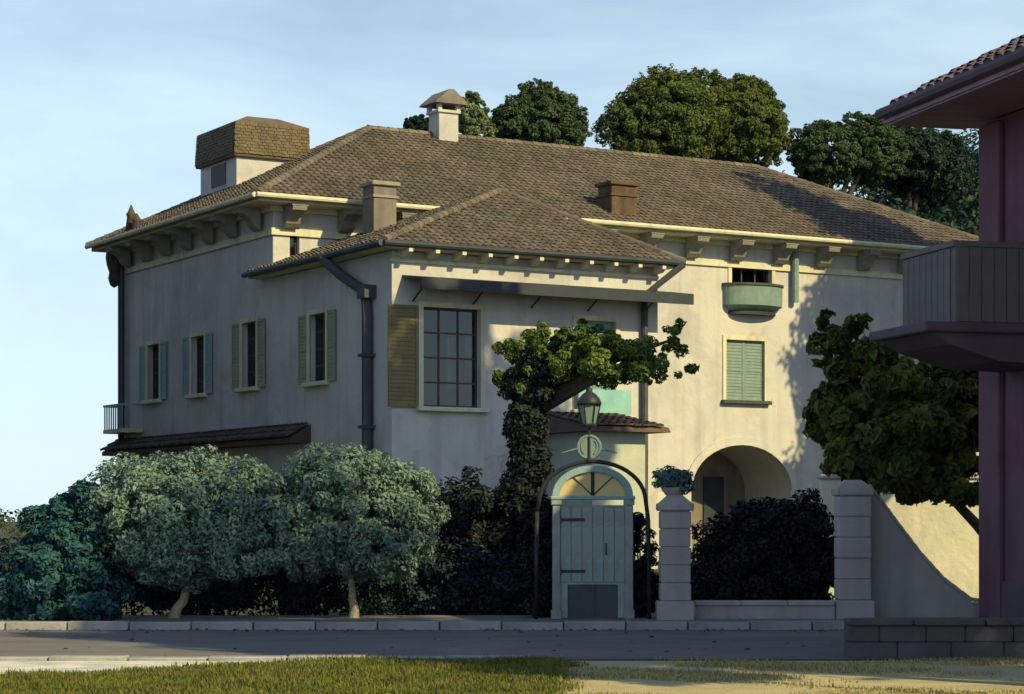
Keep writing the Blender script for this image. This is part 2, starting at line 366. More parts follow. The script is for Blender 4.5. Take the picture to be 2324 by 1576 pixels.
# pavement on the far side, with kerb step
r = MB(); r.box(-60, 60, 32.12, 34.6, -.1, .10); struct('pavement', r, 'paving')
kerb = tag(link('kerb', None), kind='structure')
rd = random.Random(3)
km = []
for k in range(3):
    m_ = MB(); m_.box(-.44, .44, -.1, .1, -.1, .115+.006*k, .012); km.append(m_.mesh('kerb_stone'))
for k in range(24):
    link('kerb_stone', km[k % 3], 'kerb', kerb, (-10.5+k*.9, 32.01+rd.uniform(-.006,.006), rd.uniform(-.006,.004)), (0,0,rd.uniform(-.006,.006)))
edge = tag(link('lawn_kerb', None), kind='structure')
em = []
for k in range(3):
    m_ = MB(); m_.box(-.44, .44, -.13, .13, -.1, .05+.008*k, .014); em.append(m_.mesh('kerb_stone'))
for k in range(11):
    link('kerb_stone', em[k % 3], 'kerb', edge, (-9.3+k*.9, 25.02+rd.uniform(-.01,.01), rd.uniform(-.012,.004)), (0,0,rd.uniform(-.012,.012)))
# lawn and dry ground in front
def curved(x):   # boundary between lawn and dry sandy ground
    return .35+.12*math.sin(x*1.7)
NX = 24
lb = MB(); bord = [(.62+(.1*math.sin(k*1.9))-(24.85-y_)*.045, y_) for k, y_ in enumerate(np.linspace(24.85, 8, NX))]
verge = [(-30, 21.9), (-6.0, 22.1), (-5.0, 22.5), (-4.2, 22.9), (-3.5, 23.7), (-2.8, 24.2), (-2.2, 24.7), (-1.6, 24.85)]
lb.add([(-30,8,.012)]+[(x,y,.012) for x, y in reversed(bord)]+[(x,y,.012) for x, y in reversed(verge)], [tuple(range(NX+1+len(verge)))])
vg = MB(); vg.add([(-30,24.86,.008),(-30,21.7,.008),(-6,21.9,.008),(-3.4,23.4,.008),(-1.4,24.86,.008)], [(0,1,2,3,4)])
struct('gravel_verge', vg, 'gravel')
struct('lawn', lb, 'lawn_base')
sb = MB(); sb.add([(30,24.85,.008),(-.4,24.85,.008),(-.4,8,.008),(30,8,.008)], [(0,1,2,3)])
struct('dry_ground', sb, 'sand')
def grass(name, n, region, hgt, m, seed, keep):
    rg = np.random.default_rng(seed)
    x = rg.uniform(region[0], region[1], n); y = rg.uniform(region[2], region[3], n)
    ok = keep(x, y, rg); x, y = x[ok], y[ok]; n = len(x)
    tuft = .55+.45*np.sin(x*2.3+1.7*np.sin(y*1.9))*np.sin(y*2.9+x)
    h = hgt*(.45+.8*rg.random(n))*(.55+.6*tuft)
    a = rg.random(n)*2*PI; ln = rg.random(n)*.7
    w = .005+.005*rg.random(n)
    px, py = np.cos(a+PI/2)*w, np.sin(a+PI/2)*w
    z0 = np.full(n, .005)
    A = np.stack([x-px, y-py, z0], 1); Bq = np.stack([x+px, y+py, z0], 1)
    Mx = x+np.cos(a)*h*ln*.35; My = y+np.sin(a)*h*ln*.35
    Cq = np.stack([Mx+px*.7, My+py*.7, h*.6], 1); Dq = np.stack([Mx-px*.7, My-py*.7, h*.6], 1)
    T = np.stack([x+np.cos(a)*h*ln, y+np.sin(a)*h*ln, h*(1-.3*ln)], 1)
    V = np.stack([A, Bq, Cq, Dq, T], 1).reshape(-1, 3); i = np.arange(n)*5
    F = np.concatenate([np.stack([i, i+1, i+2], 1), np.stack([i, i+2, i+3], 1), np.stack([i+3, i+2, i+4], 1)])
    return tag(link(name, np_mesh(name, V, F), m), kind='stuff')
def lawn_keep(x, y, rg):
    b = .62-(24.85-y)*.045+.12*np.sin(y*4.0)
    vx = np.array([-30,-6,-5,-4.2,-3.5,-2.8,-2.2,-1.6,9]); vy = np.array([21.9,22.1,22.5,22.9,23.7,24.2,24.7,24.85,24.9])
    return (x < b+rg.normal(size=len(x))*.10) & (y < np.interp(x, vx, vy)+rg.normal(size=len(x))*.16)
grass('grass', 92000, (-6.5, 1.2, 18.6, 25.0), .085, 'grass', 5, lawn_keep)
def dry_keep(x, y, rg):
    q = np.sin(x*1.3+.8*np.sin(y*1.1))*np.sin(y*1.7+x*.6)+.35*np.sin(x*4.1)*np.sin(y*5.3)
    return (x > .62-(24.85-y)*.045) & (q > rg.normal(size=len(x))*.25+.28)
grass('dry_grass', 60000, (.2, 7, 18.6, 25.2), .05, 'dry_grass', 6, dry_keep)
# ------------------------------------------------------------------ wooded hill behind
hm = MB(); nx, ny = 60, 46
def sm(a, b, x): 
    q = min(1, max(0, (x-a)/(b-a))); return q*q*(3-2*q)
def hill_h(x, y):
    return 13*sm(98, 122, y)*sm(-26, -4, x)+16*sm(118, 190, y)*sm(4, 40, x)-.4
hv = []
for j in range(ny):
    for i in range(nx):
        x, y = -60+i*5.0, 96+j*5.0; hv.append((x, y, hill_h(x, y)))
hm.add(hv, [(j*nx+i, j*nx+i+1, (j+1)*nx+i+1, (j+1)*nx+i) for j in range(ny-1) for i in range(nx-1)])
struct('hill', hm, 'hill')
rd = random.Random(21)
hb = []
for k in range(95):
    x, y = rd.uniform(14, 70), rd.uniform(126, 200)
    s_ = rd.uniform(2.6, 4.6)
    hb.append((x, y, hill_h(x, y)+s_*.7, s_, s_, s_*rd.uniform(.8, 1.15)))
for k in range(14):
    x = rd.uniform(22, 36); hb.append((x, 140+rd.uniform(-3,3), hill_h(x,140)+rd.uniform(2,7.5), 3.2, 3.2, 3.2))
tag(link('woodland', leaf_mesh('woodland', hb, 100000, .48, 4, 2400, .34, .6), 'leaf_hill'), 'dark green woodland covering the hillside behind the villa', 'woodland', kind='stuff')

fb = []; rd = random.Random(22)
for k in range(70):
    x = -135+k*2.2+rd.uniform(-1,1); y = 230+rd.uniform(-12,12); q = rd.uniform(1.6, 3.0); fb.append((x, y, q*.55, q*1.3, q, q))
tag(link('far_treeline', leaf_mesh('far_treeline', fb, 40000, .5, 9, 900, .4, .5), 'leaf_back2'), 'low far line of trees along the horizon left of the villa', 'treeline', kind='stuff')
# ------------------------------------------------------------------ villa
VA = math.atan2(.506, .863)
villa = thing('villa', 'large cream villa with brown tiled hip roofs, deep bracketed eaves and a lower front wing', 'villa', (-8.05, 74.2, 0), VA)
ML, MD, MH = 32.0, 14.3, 12.15          # main block: length, depth, wall height
WL, WD, WH = 9.7, 8.73, 9.75            # wing

def wall_face(name, origin, ax, nrm, a0, a1, z0, z1, holes, m='plaster', depth=.35, arches=()):
    """one sheet of wall with real openings and reveals; origin + a*ax, outward normal nrm"""
    mb = MB(); ax = Vector(ax); nrm = Vector(nrm); o = Vector(origin)
    P = lambda a, z, d=0: o+ax*a+Vector((0,0,z))-nrm*d
    flip = ax.cross(Vector((0,0,1))).dot(nrm) < 0
    def quad(ps): mb.add(ps[::-1] if flip else ps, [(0,1,2,3)])
    allh = list(holes)+[(a[0], a[1], a[2], a[3]) for a in arches]
    As = sorted({a0, a1, *[h[0] for h in allh], *[h[1] for h in allh]}); Zs = sorted({z0, z1, *[h[2] for h in allh], *[h[3] for h in allh]})
    for i in range(len(As)-1):
        for j in range(len(Zs)-1):
            ca, cz = (As[i]+As[i+1])/2, (Zs[j]+Zs[j+1])/2
            if any(h[0] < ca < h[1] and h[2] < cz < h[3] for h in allh): continue
            quad([P(As[i],Zs[j]), P(As[i+1],Zs[j]), P(As[i+1],Zs[j+1]), P(As[i],Zs[j+1])])
    for h in holes:
        b0, b1, c0, c1 = h
        quad([P(b0,c0), P(b0,c0,depth), P(b0,c1,depth), P(b0,c1)][::-1]); quad([P(b1,c0), P(b1,c0,depth), P(b1,c1,depth), P(b1,c1)])
        quad([P(b0,c0), P(b1,c0), P(b1,c0,depth), P(b0,c0,depth)][::-1]); quad([P(b0,c1), P(b1,c1), P(b1,c1,depth), P(b0,c1,depth)])
    for b0, b1, c0, c1, spring, dep in arches:
        n = 20; r_ = (b1-b0)/2; cx = (b0+b1)/2; rise = c1-spring
        arc = [(cx-r_*math.cos(PI*k/n), spring+rise*math.sin(PI*k/n)) for k in range(n+1)]
        for k in range(n):
            (x0,y0),(x1,y1) = arc[k], arc[k+1]
            if k == n//2-1 or k == n//2: pass
            quad([P(x0,y0), P(x1,y1), P(x1,c1+.0), P(x0,c1+.0)])
            quad([P(x0,y0), P(x0,y0,dep), P(x1,y1,dep), P(x1,y1)][::-1])
        for q, fl in ((b0, 1), (b1, 0)):
            ps = [P(q,c0), P(q,c0,dep), P(q,spring,dep), P(q,spring)]
            quad(ps[::-1] if fl else ps)
    return obj(name, mb, m, villa)

def zface(mb, *ps): mb.add(ps, [tuple(range(len(ps)))])
# openings
left_windows = [(19.7-WD, 6.15, 8.25), (15.3-WD, 6.15, 8.25), (10.7-WD, 6.15, 8.4)]     # v, z0, z1 on the main left face
lw = .62
main_left = wall_face('main_wall', (0,0,0), (0,1,0), (-1,0,0), 0, MD, 0, MH, [(v-lw, v+lw, a, b) for v, a, b in left_windows])
wall_face('wing_side_wall', (-.003,0,0), (0,1,0), (-1,0,0), -WD, -.001, 0, WH, [(5.2-WD-lw, 5.2-WD+lw, 6.05, 8.25)])
AR = (17.15, 21.85, 0, 4.45, 2.75, 3.0)
wall_face('front_wall', (0,0,0), (1,0,0), (0,-1,0), 0, ML, 0, MH,
          [(.62, .98, 10.5, 11.5), (18.75, 20.55, 6.15, 8.45), (19.0, 20.9, 10.0, 11.25), (26.2, 28.0, 6.15, 8.45)], arches=[AR])
wall_face('wing_front_wall', (0,-WD,0), (1,0,0), (0,-1,0), -.003, WL, 0, WH, [(1.06, 3.07, 5.05, 8.1), (6.6, 8.05, 5.1, 7.95)])
mb = MB(); zface(mb, (ML,0,0), (ML,MD,0), (ML,MD,MH), (ML,0,MH)); zface(mb, (ML,MD,0), (0,MD,0), (0,MD,MH), (ML,MD,MH))
zface(mb, (WL,-WD,0), (WL,-.002,0), (WL,-.002,WH), (WL,-WD,WH)); obj('rear_wall', mb, 'plaster', villa)
# room behind the arch
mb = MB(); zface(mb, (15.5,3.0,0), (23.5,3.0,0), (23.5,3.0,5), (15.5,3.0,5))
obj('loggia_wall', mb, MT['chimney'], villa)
d_ = MB(); d_.box(-.5,.5,-.06,0,0,2.3,.02); obj('loggia_door', d_, 'navy', villa, (20.3, 2.99, 1.0))
# arch band
mb = MB(); n = 20; cx, r0 = 19.5, 2.35
prof = [(cx-r0*math.cos(PI*k/n), 2.75+1.7*math.sin(PI*k/n)) for k in range(n+1)]
prof2 = [(cx-(r0+.3)*math.cos(PI*k/n), 2.75+2.0*math.sin(PI*k/n)) for k in range(n+1)]
for k in range(n):
    q = [prof[k], prof[k+1], prof2[k+1], prof2[k]]
    mb.prism(q, lambda p: (p[0], -.06, p[1]), lambda p: (p[0], .02, p[1]))
obj('arch_band', mb, 'plaster', villa)

# windows (built facing -Y, x to the right, origin at the bottom middle of the opening)
def bars(w, h, nx, nz, t=.05, d=.06):
    mb = MB()
    mb.box(-w/2, -w/2+t*1.4, 0, d, 0, h); mb.box(w/2-t*1.4, w/2, 0, d, 0, h)
    mb.box(-w/2+t*1.4, w/2-t*1.4, 0, d, 0, t*1.4); mb.box(-w/2+t*1.4, w/2-t*1.4, 0, d, h-t*1.4, h)
    for k in range(1, nx): mb.box(-w/2+w*k/nx-t/2, -w/2+w*k/nx+t/2, .003, d-.003, t*1.4, h-t*1.4)
    for k in range(1, nz): mb.box(-w/2+t*1.4, w/2-t*1.4, .006, d-.006, h*k/nz-t/2, h*k/nz+t/2)
    return mb
def shutter_mb(w, h, nsl=None):
    mb = MB(); f = .07; d = .05
    mb.box(0, f, -d, 0, 0, h); mb.box(w-f, w, -d, 0, 0, h); mb.box(f, w-f, -d, 0, 0, f*1.3); mb.box(f, w-f, -d, 0, h-f*1.3, h)
    mb.box(f, w-f, -d, 0, h/2-f/2, h/2+f/2)
    nsl = nsl or int(h/.13)
    for k in range(nsl):
        z = f*1.3+(h-2.6*f)*(k+.5)/nsl; q = (h-2.6*f)/nsl*.55
        mb.prism([(-d*.8, z-q), (-d*.8+.012, z-q), (-.006, z+q), (-.018, z+q)], lambda p: (f, p[0], p[1]), lambda p: (w-f, p[0], p[1]))
    return mb
def window(name, loc, rz, w, h, sh=None, sh_w=.6, sill=True, nx=2, nz=3, sill_m='trim', closed=False, surround=True, curtains=()):
    o = obj(name, bars(w, h, nx, nz), 'frame', villa, loc, (0,0,rz))
    # the frame sits back in the reveal
    off = Matrix.Rotation(rz, 3, 'Z') @ Vector((0, .2, 0)); o.location = Vector(loc)+off
    p = MB(); p.box(-w/2+.02, w/2-.02, .03, .04, .02, h-.02); obj('pane', p, 'pane', o)
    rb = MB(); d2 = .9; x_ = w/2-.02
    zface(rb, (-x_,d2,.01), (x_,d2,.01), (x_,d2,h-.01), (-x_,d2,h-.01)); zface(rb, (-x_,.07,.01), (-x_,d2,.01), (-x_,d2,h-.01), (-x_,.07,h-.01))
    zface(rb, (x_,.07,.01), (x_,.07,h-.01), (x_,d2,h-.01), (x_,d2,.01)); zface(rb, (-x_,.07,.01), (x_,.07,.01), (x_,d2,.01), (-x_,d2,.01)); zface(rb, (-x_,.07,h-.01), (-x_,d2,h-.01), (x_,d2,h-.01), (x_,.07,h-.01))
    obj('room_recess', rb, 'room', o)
    for (c0, c1, z0_, z1_) in curtains:
        cm = MB(); nn_ = 14
        for q in range(nn_):
            a0, a1 = -w/2+w*(c0+(c1-c0)*q/nn_), -w/2+w*(c0+(c1-c0)*(q+1)/nn_)
            y_a, y_b = .16+.03*math.sin(q*1.9), .16+.03*math.sin((q+1)*1.9)
            cm.add([(a0,y_a,h*z0_),(a1,y_b,h*z0_),(a1,y_b,h*z1_),(a0,y_a,h*z1_)], [(0,1,2,3)])
        obj('curtain', cm, 'curtain', o)
    if surround:
        s = MB(); s.box(-w/2-.16, -w/2, -.25, -.15, 0, h+.16); s.box(w/2, w/2+.16, -.25, -.15, 0, h+.16); s.box(-w/2, w/2, -.25, -.15, h, h+.16)
        obj('surround', s, 'trim', o)
    if sill:
        s = MB(); s.box(-w/2-.24, w/2+.24, -.42, -.1, -.14, 0, .02); obj('sill', s, sill_m, o)
    if sh:
        sm_ = shutter_mb(sh_w, h+.06).mesh('shutter')
        if closed:
            link('shutter', sm_, sh, o, (-w/2, -.06, -.03)); link('shutter', sm_, sh, o, (w/2-sh_w, -.06, -.03))
        else:
            link('shutter', sm_, sh, o, (-w/2-.17-sh_w, -.21, -.03), (0,0,.06)); link('shutter', sm_, sh, o, (w/2+.17, -.21, -.03), (0,0,-.06))
    return o
RL = -PI/2
for (v, a, b), sh in zip(left_windows, ('shutter_blue', 'shutter_blue', 'shutter_green')):
    window('window', (0, v, a), RL, lw*2, b-a, sh, .62, nz=4, curtains=((.03,.3,.02,.98),))
window('window', (-.003, 5.2-WD, 6.05), RL, lw*2, 2.2, 'shutter_green', .62, nz=4)
window('window', (.8, 0, 10.5), 0, .36, 1.0, None, sill=False, nx=1, nz=2, surround=False)
window('window', (2.065, -WD, 5.05), 0, 2.01, 3.05, None, nx=3, nz=4, curtains=((.50,.72,.2,.72),(.84,.97,.42,.75)))
sm_ = shutter_mb(1.0, 3.1).mesh('shutter'); link('shutter', sm_, 'ochre', villa, (-.16, -WD-.03, 5.02))
window('window', (7.325, -WD, 5.1), 0, 1.45, 2.85, 'shutter_teal', .725, closed=True)
window('window', (19.65, 0, 6.15), 0, 1.8, 2.3, 'shutter_teal', .9, closed=True, sill_m='pipe')
window('window', (19.95, 0, 10.0), 0, 1.9, 1.25, None, nx=3, nz=2, sill=False)
window('window', (27.1, 0, 6.15), 0, 1.8, 2.3, 'shutter_teal', .9, closed=True)
# bow-fronted metal balconet under the attic window
mb = MB(); n = 16
for z_a, z_b, ra, rb in ((9.55, 9.75, .35, .75), (9.75, 10.5, .75, .8)):
    pa = [(19.95+1.35*math.cos(PI+PI*k/n), ra*math.sin(PI+PI*k/n)) for k in range(n+1)]
    for k in range(n):
        f0 = lambda q, r_: (19.95+1.35*(.78 if r_ == .35 else 1)*math.cos(PI+PI*q/n), r_*math.sin(PI+PI*q/n)-.01)
        (x0,y0),(x1,y1),(x2,y2),(x3,y3) = f0(k,ra), f0(k+1,ra), f0(k+1,rb), f0(k,rb)
        mb.add([(x0,y0,z_a),(x1,y1,z_a),(x2,y2,z_b),(x3,y3,z_b)], [(0,1,2,3)])
bal = obj('balconet', mb, 'shutter_teal', villa)
mb = MB(); mb.prism([(19.95+1.4*math.cos(PI+PI*k/n), .86*math.sin(PI+PI*k/n)-.01) for k in range(n+1)], lambda p: (p[0],p[1],10.5), lambda p: (p[0],p[1],10.58)); obj('rail', mb, 'pipe', bal)
mb = MB(); mb.prism([(19.95+1.1*math.cos(PI+PI*k/n), .45*math.sin(PI+PI*k/n)-.01) for k in range(n+1)], lambda p: (p[0],p[1],9.42), lambda p: (p[0],p[1],9.55)); obj('base', mb, 'navy', bal)
mb = MB(); mb.tube([(21.9,-.2,12.1),(21.9,-.2,10.0)], .14, 8); obj('drainpipe', mb, 'shutter_teal', villa)

# cornice, soffit and brackets
OV = .95
mb = MB()   # main soffit and fascia ring, butted
def eave_ring(mb, x0, x1, y0, y1, z0, z1, ov):
    mb.box(x0-ov, x1+ov, y0-ov, y0, z0, z1); mb.box(x0-ov, x1+ov, y1, y1+ov, z0, z1)
    mb.box(x0-ov, x0, y0, y1, z0, z1); mb.box(x1, x1+ov, y0, y1, z0, z1)
eave_ring(mb, 0, ML, 0, MD, MH+.02, MH+.2, OV); obj('soffit', mb, 'trim', villa)
mb = MB(); mb.box(-.09, ML, -.09, -.003, MH-.95, MH-.72); mb.box(-.09, -.006, -.003, MD, MH-.95, MH-.72); obj('frieze_band', mb, 'trim', villa)
mb = MB(); mb.box(-.16, ML, -.16, -.005, MH-.16, MH+.018); mb.box(-.16, -.008, -.005, MD, MH-.16, MH+.018); obj('cornice', mb, 'trim', villa)
bk = MB(); pr = [(0,0),(-.78,0),(-.82,-.1),(-.78,-.2),(-.55,-.26),(-.36,-.4),(-.24,-.6),(-.1,-.72),(0,-.75)]
bk.prism(pr, lambda p: (-.26, p[0], p[1]), lambda p: (.26, p[0], p[1]))
bk.box(-.3, .3, -.84, -.0, -.06, -.002)
bkm = bk.mesh('bracket')
for k in range(16): link('bracket', bkm, 'corbel', villa, (.55+k*2.06, -.17, MH+.012))
for k in range(7): link('bracket', bkm, 'corbel', villa, (-.17, .9+k*2.06, MH+.012), (0,0,RL))
cs = MB(); cs.lathe([(.02,-1.5),(.16,-1.4),(.24,-1.15),(.2,-.9),(.3,-.6),(.34,-.3),(.3,0)], n=12)
obj('corner_pendant', cs, 'frame', villa, (-.45, MD-.25, MH+.012), smooth=True)

# ---- roofs: deck sheets + barrel tiles laid in courses
def tile_sheet(name, P0, ea, es, poly, parent, m='tile', tw=.27, tl=.36, seed=1):
    """tiles on the plane P0 + a*ea + s*es inside the convex polygon (a,s)"""
    rg = random.Random(seed); ea = Vector(ea).normalized(); es = Vector(es).normalized(); nn = ea.cross(es).normalized(); P0 = Vector(P0)
    if nn.z < 0: nn = -nn
    amin, amax = min(p[0] for p in poly), max(p[0] for p in poly); smin, smax = min(p[1] for p in poly), max(p[1] for p in poly)
    def rng(s):
        xs = []
        for i in range(len(poly)):
            (x0,y0),(x1,y1) = poly[i], poly[(i+1) % len(poly)]
            if (y0-s)*(y1-s) <= 0 and abs(y1-y0) > 1e-9: xs.append(x0+(x1-x0)*(s-y0)/(y1-y0))
        return (min(xs), max(xs)) if len(xs) >= 2 else None
    V = []; F = []; prof = [(-.5,.0),(-.38,.55),(0,.85),(.38,.55),(.5,.0)]
    ns = int((smax-smin)/tl)+1
    for j in range(ns):
        s0 = smin+j*tl; R = rng(min(s0+tl*.5, smax-.01))
        if not R: continue
        k0, k1 = math.ceil((R[0]-amin)/tw), math.floor((R[1]-amin)/tw)
        for k in range(k0, k1):
            ac = amin+(k+.5)*tw+rg.uniform(-.012,.012); ds = rg.uniform(-.02,.02); lift = .035+rg.uniform(0,.018); o = len(V)
            if s0 > smax-.06: continue
            for (sa, up, ws) in ((s0-.03+ds, lift, 1.0), (min(s0+tl*1.02+ds, smax+.01), .0, .86)):
                for (pa, ph) in prof:
                    p = P0+ea*(ac+pa*tw*ws)+es*sa+nn*(up+ph*.10*ws+.012); V.append((p.x,p.y,p.z))
            F += [(o+q, o+q+1, o+6+q, o+5+q) for q in range(4)]
            F.append((o, o+1, o+2, o+3)); 
            # front lip closes the tile end
            F[-1] = (o, o+1, o+3, o+4)
    me = bpy.data.meshes.new(name); me.from_pydata(V, [], F); me.update()
    return tag(link(name, me, m, parent), kind='stuff')
def ridge_tiles(mb, a, b, r=.16, step=.42):
    a, b = Vector(a), Vector(b); d = (b-a); n = max(1, int(d.length/step)); d = d/n
    side = d.cross(Vector((0,0,1))).normalized(); up = side.cross(d).normalized()
    for k in range(n):
        for_ = []
        p, q = a+d*k-d*.05, a+d*(k+1)+d*.05
        for (c, rr) in ((p, r), (q, r*.85)):
            for t in range(6):
                an = PI*t/5; for_.append(c+side*(rr*math.cos(an))+up*(rr*.9*math.sin(an))+up*.03)
        mb.add(for_, [(i, i+1, i+7, i+6) for i in range(5)]+[(0,1,2,3,4,5)])
def hip_roof(name, x0, x1, y0, y1, ze, ridge, deep=False, sides=('front','left','right','back'), seed=1):
    """ridge = two points (x,y,z); returns the deck object with its tiles as sub-parts"""
    A, B, C_, D_ = Vector((x0,y0,ze)), Vector((x1,y0,ze)), Vector((x1,y1,ze)), Vector((x0,y1,ze))
    R0, R1 = Vector(ridge[0]), Vector(ridge[1])
    same = (R0-R1).length < .01
    mb = MB()
    faces = {'front': [A, B, R1, R0] if not same else [A, B, R0], 'right': [B, C_, R1], 'back': [C_, D_, R0, R1] if not same else [C_, D_, R0], 'left': [D_, A, R0]}
    if deep: faces = {'front': [A, B, R0], 'right': [B, C_, R1, R0], 'left': [D_, A, R0, R1], 'back': [C_, D_, R1]}
    for f in faces.values(): zface(mb, *f)
    zface(mb, A, D_, C_, B)
    deck = obj(name, mb, 'deck', villa)
    for k, f in enumerate(sides):
        ps = faces[f]; ea = (ps[1]-ps[0]).normalized(); nn = ea.cross(ps[2]-ps[0]).normalized(); es = nn.cross(ea)
        poly = [((p-ps[0]).dot(ea), (p-ps[0]).dot(es)) for p in ps]
        tile_sheet('roof_tiles', ps[0], ea, es, poly, deck, seed=seed+k)
    rt = MB()
    if not same and not deep: ridge_tiles(rt, R0, R1, .2)
    if deep: rt.tube([R0+Vector((0,-.1,-.02)), R1+Vector((0,0,-.02))], .17, 10)
    for c, rr in (((A, R0), (B, R0)) if deep else ((A, R0), (B, R1), (C_, R1), (D_, R0))): ridge_tiles(rt, c, rr, .18)
    tag(obj('ridge_tiles', rt, 'tile', deck), kind='stuff')
    return deck
ZE = MH+.21
RH = 16.45
main_roof = hip_roof('main_roof', -OV-.1, ML+OV+.1, -OV-.1, MD+OV+.1, ZE, ((7.15,7.15,RH),(25.6,7.15,RH)), sides=('front','left','right'), seed=3)
# gutters
mb = MB(); mb.tube([(-OV-.15,-OV-.2,ZE-.02),(ML+OV,-OV-.2,ZE-.02)], .09, 8); mb.tube([(-OV-.2,-OV-.15,ZE-.02),(-OV-.2,MD+OV,ZE-.02)], .09, 8)
obj('gutter', mb, 'trim', villa)
# wing eaves
WO = .5
mb = MB(); y0 = -WD
mb.box(-WO, WL+WO, y0-WO, y0, WH+.02, WH+.16); mb.box(-WO, -.006, y0, .95, WH+.02, WH+.16); mb.box(WL, WL+WO, y0, -.01, WH+.02, WH+.16)
obj('soffit', mb, 'trim', villa)
wing_roof = hip_roof('wing_roof', -WO-.08, WL+WO+.08, y0-WO-.08, 1.0, WH+.17, ((7.0,-3.1,12.75),(7.0,.95,12.75)), deep=True, sides=('front','left','right'), seed=13)
mb = MB(); mb.tube([(-WO-.1,y0-WO-.16,WH+.14),(WL+WO+.1,y0-WO-.16,WH+.14)], .09, 8); obj('gutter', mb, 'navy', villa)
mb = MB(); mb.tube([(-WO-.16,y0-WO-.1,WH+.14),(-WO-.16,.95,WH+.14)], .1, 8); obj('gutter', mb, 'pipe', villa)
rf = MB(); rf.prism([(0,0),(-.68,0),(-.68,-.1),(-.5,-.2),(0,-.24)], lambda p: (-.07,p[0],p[1]), lambda p: (.07,p[0],p[1])); rfm = rf.mesh('rafter_tail')
for k in range(11): link('rafter_tail', rfm, 'trim', villa, (.3+k*.92, y0-.002, WH+.018))
mb = MB(); mb.box(-.06, WL, y0-.06, y0-.003, WH-.34, WH-.24); obj('wing_moulding', mb, 'trim', villa)
# dark canopy shelf under the wing eaves
aw = MB(); aw.prism([(0,.18),(-1.25,.0),(-1.25,-.34),(-1.17,-.34),(-1.17,-.06),(0,.1)], lambda p: (.35,y0+p[0]-.002,8.85+p[1]), lambda p: (WL+.55,y0+p[0]-.002,8.85+p[1]))
can = obj('canopy', aw, 'navy', villa)
for k in range(5):
    m_ = MB(); m_.tube([(.7+k*2.1, y0-1.1, 8.84), (.7+k*2.1, y0-.02, 8.25)], .03, 6); obj('strut', m_, 'iron', can)
# drainpipes
mb = MB(); mb.tube([(-WO-.16,-5.3,WH+.05),(-.5,-6.3,WH-.55),(-.2,-7.35,WH-1.15),(-.2,-7.45,WH-1.9),(-.2,-7.45,.1)], .17, 10)
mb.box(-.42,-.01,-7.72,-7.18,WH-1.35,WH-.95)
for z in (2.2, 4.4, 6.6): mb.box(-.42,-.004,-7.66,-7.24,z,z+.1)
obj('drainpipe', mb, 'pipe', villa)
mb = MB(); mb.tube([(-.18,MD-.3,MH-.2),(-.18,MD-.3,.1)], .14, 8); obj('drainpipe', mb, 'pipe', villa)
mb = MB(); mb.tube([(WL+.5,y0-.75,WH+.1),(WL-.6,y0-.14,WH-.9),(WL-.6,y0-.14,WH-3.6),(WL-.6,y0-.14,.1)], .11, 8); obj('drainpipe', mb, 'pipe', villa)
# string course roof on the left face and little end balcony
mb = MB(); mb.prism([(0,.55),(-.75,.1),(-.75,-.05),(0,-.05)], lambda p: (p[0]-.004,-3.0,4.15+p[1]), lambda p: (p[0]-.004,MD+.3,4.15+p[1]))
pr_ = obj('pent_roof', mb, 'deck', villa)
tile_sheet('roof_tiles', (-.79,MD+.3,4.27), (0,-1,0), (.75,0,.45), [(0,0),(MD+3.3,0),(MD+3.3,.85),(0,.85)], pr_, 'rust', seed=40)
mb = MB(); mb.box(-.85,-.01,MD-2.2,MD-.1,4.95,5.1); eb = obj('balcony', mb, 'trim', villa)
mb = MB(); mb.box(-.85,-.78,MD-2.2,MD-.1,5.98,6.06); mb.box(-.78,-.012,MD-2.2,MD-2.13,5.98,6.06); mb.box(-.78,-.012,MD-.17,MD-.1,5.98,6.06); obj('rail', mb, 'gate_blue', eb)
bm_ = MB(); bm_.tube([(0,0,0),(0,0,.88)], .03, 6); bmm = bm_.mesh('baluster')
for k in range(9): link('baluster', bmm, 'gate_blue', eb, (-.815, MD-2.12+k*.24, 5.1))
# chimneys
def chimney(x, y, z0, z1, wx, wy, m, capm='corbel', name='chimney'):
    mb = MB(); mb.box(-wx/2, wx/2, -wy/2, wy/2, z0, z1, .02); c = obj(name, mb, m, villa, (x,y,0))
    q = MB(); q.box(-wx/2-.1, wx/2+.1, -wy/2-.1, wy/2+.1, z1-.02, z1+.12, .02); q.box(-wx/2-.05, wx/2+.05, -wy/2-.05, wy/2+.05, z1-.42, z1-.34); obj('cap', q, capm, c)
    return c
chimney(2.9, -2.2, 10.6, 12.75, .85, .85, 'chimney')
c = chimney(13.9, .1, 12.2, 13.9, 1.1, .95, 'brick', 'brick')
p_ = MB(); p_.lathe([(.13,0),(.16,.05),(.12,.3),(.15,.34)], n=10); pm = p_.mesh('chimney_pot')
# ridge chimney with tiled hat
mb = MB(); mb.box(-.42,.42,-.42,.42,15.9,17.35); c = obj('chimney', mb, 'plaster', villa, (10.3, 6.9, 0))
mb = MB(); mb.box(-.5,.5,-.5,.5,17.3,17.4)
for sx in (-1,1):
    for sy in (-1,1): mb.box(sx*.4-.08, sx*.4+.08, sy*.4-.08, sy*.4+.08, 17.4, 17.62)
obj('flue_top', mb, 'plaster', c)
mb = MB(); mb.prism([(-.72,0),(.72,0),(.62,.12),(.1,.55),(-.1,.55),(-.62,.12)], lambda p: (p[0],-.7,17.62+p[1]), lambda p: (p[0],.7,17.62+p[1])); obj('cap', mb, 'chimney', c)
# pots at the far end of the left eave
for k, (v, h) in enumerate(((11.4, 1.15), (10.8, .75))):
    mb = MB(); mb.lathe([(.2,0),(.24,.1),(.16,h*.6),(.2,h*.68),(.14,h*.75),(.02,h)], n=10); obj('finial', mb, 'frame', villa, (-.75, v, ZE+.05), smooth=True)
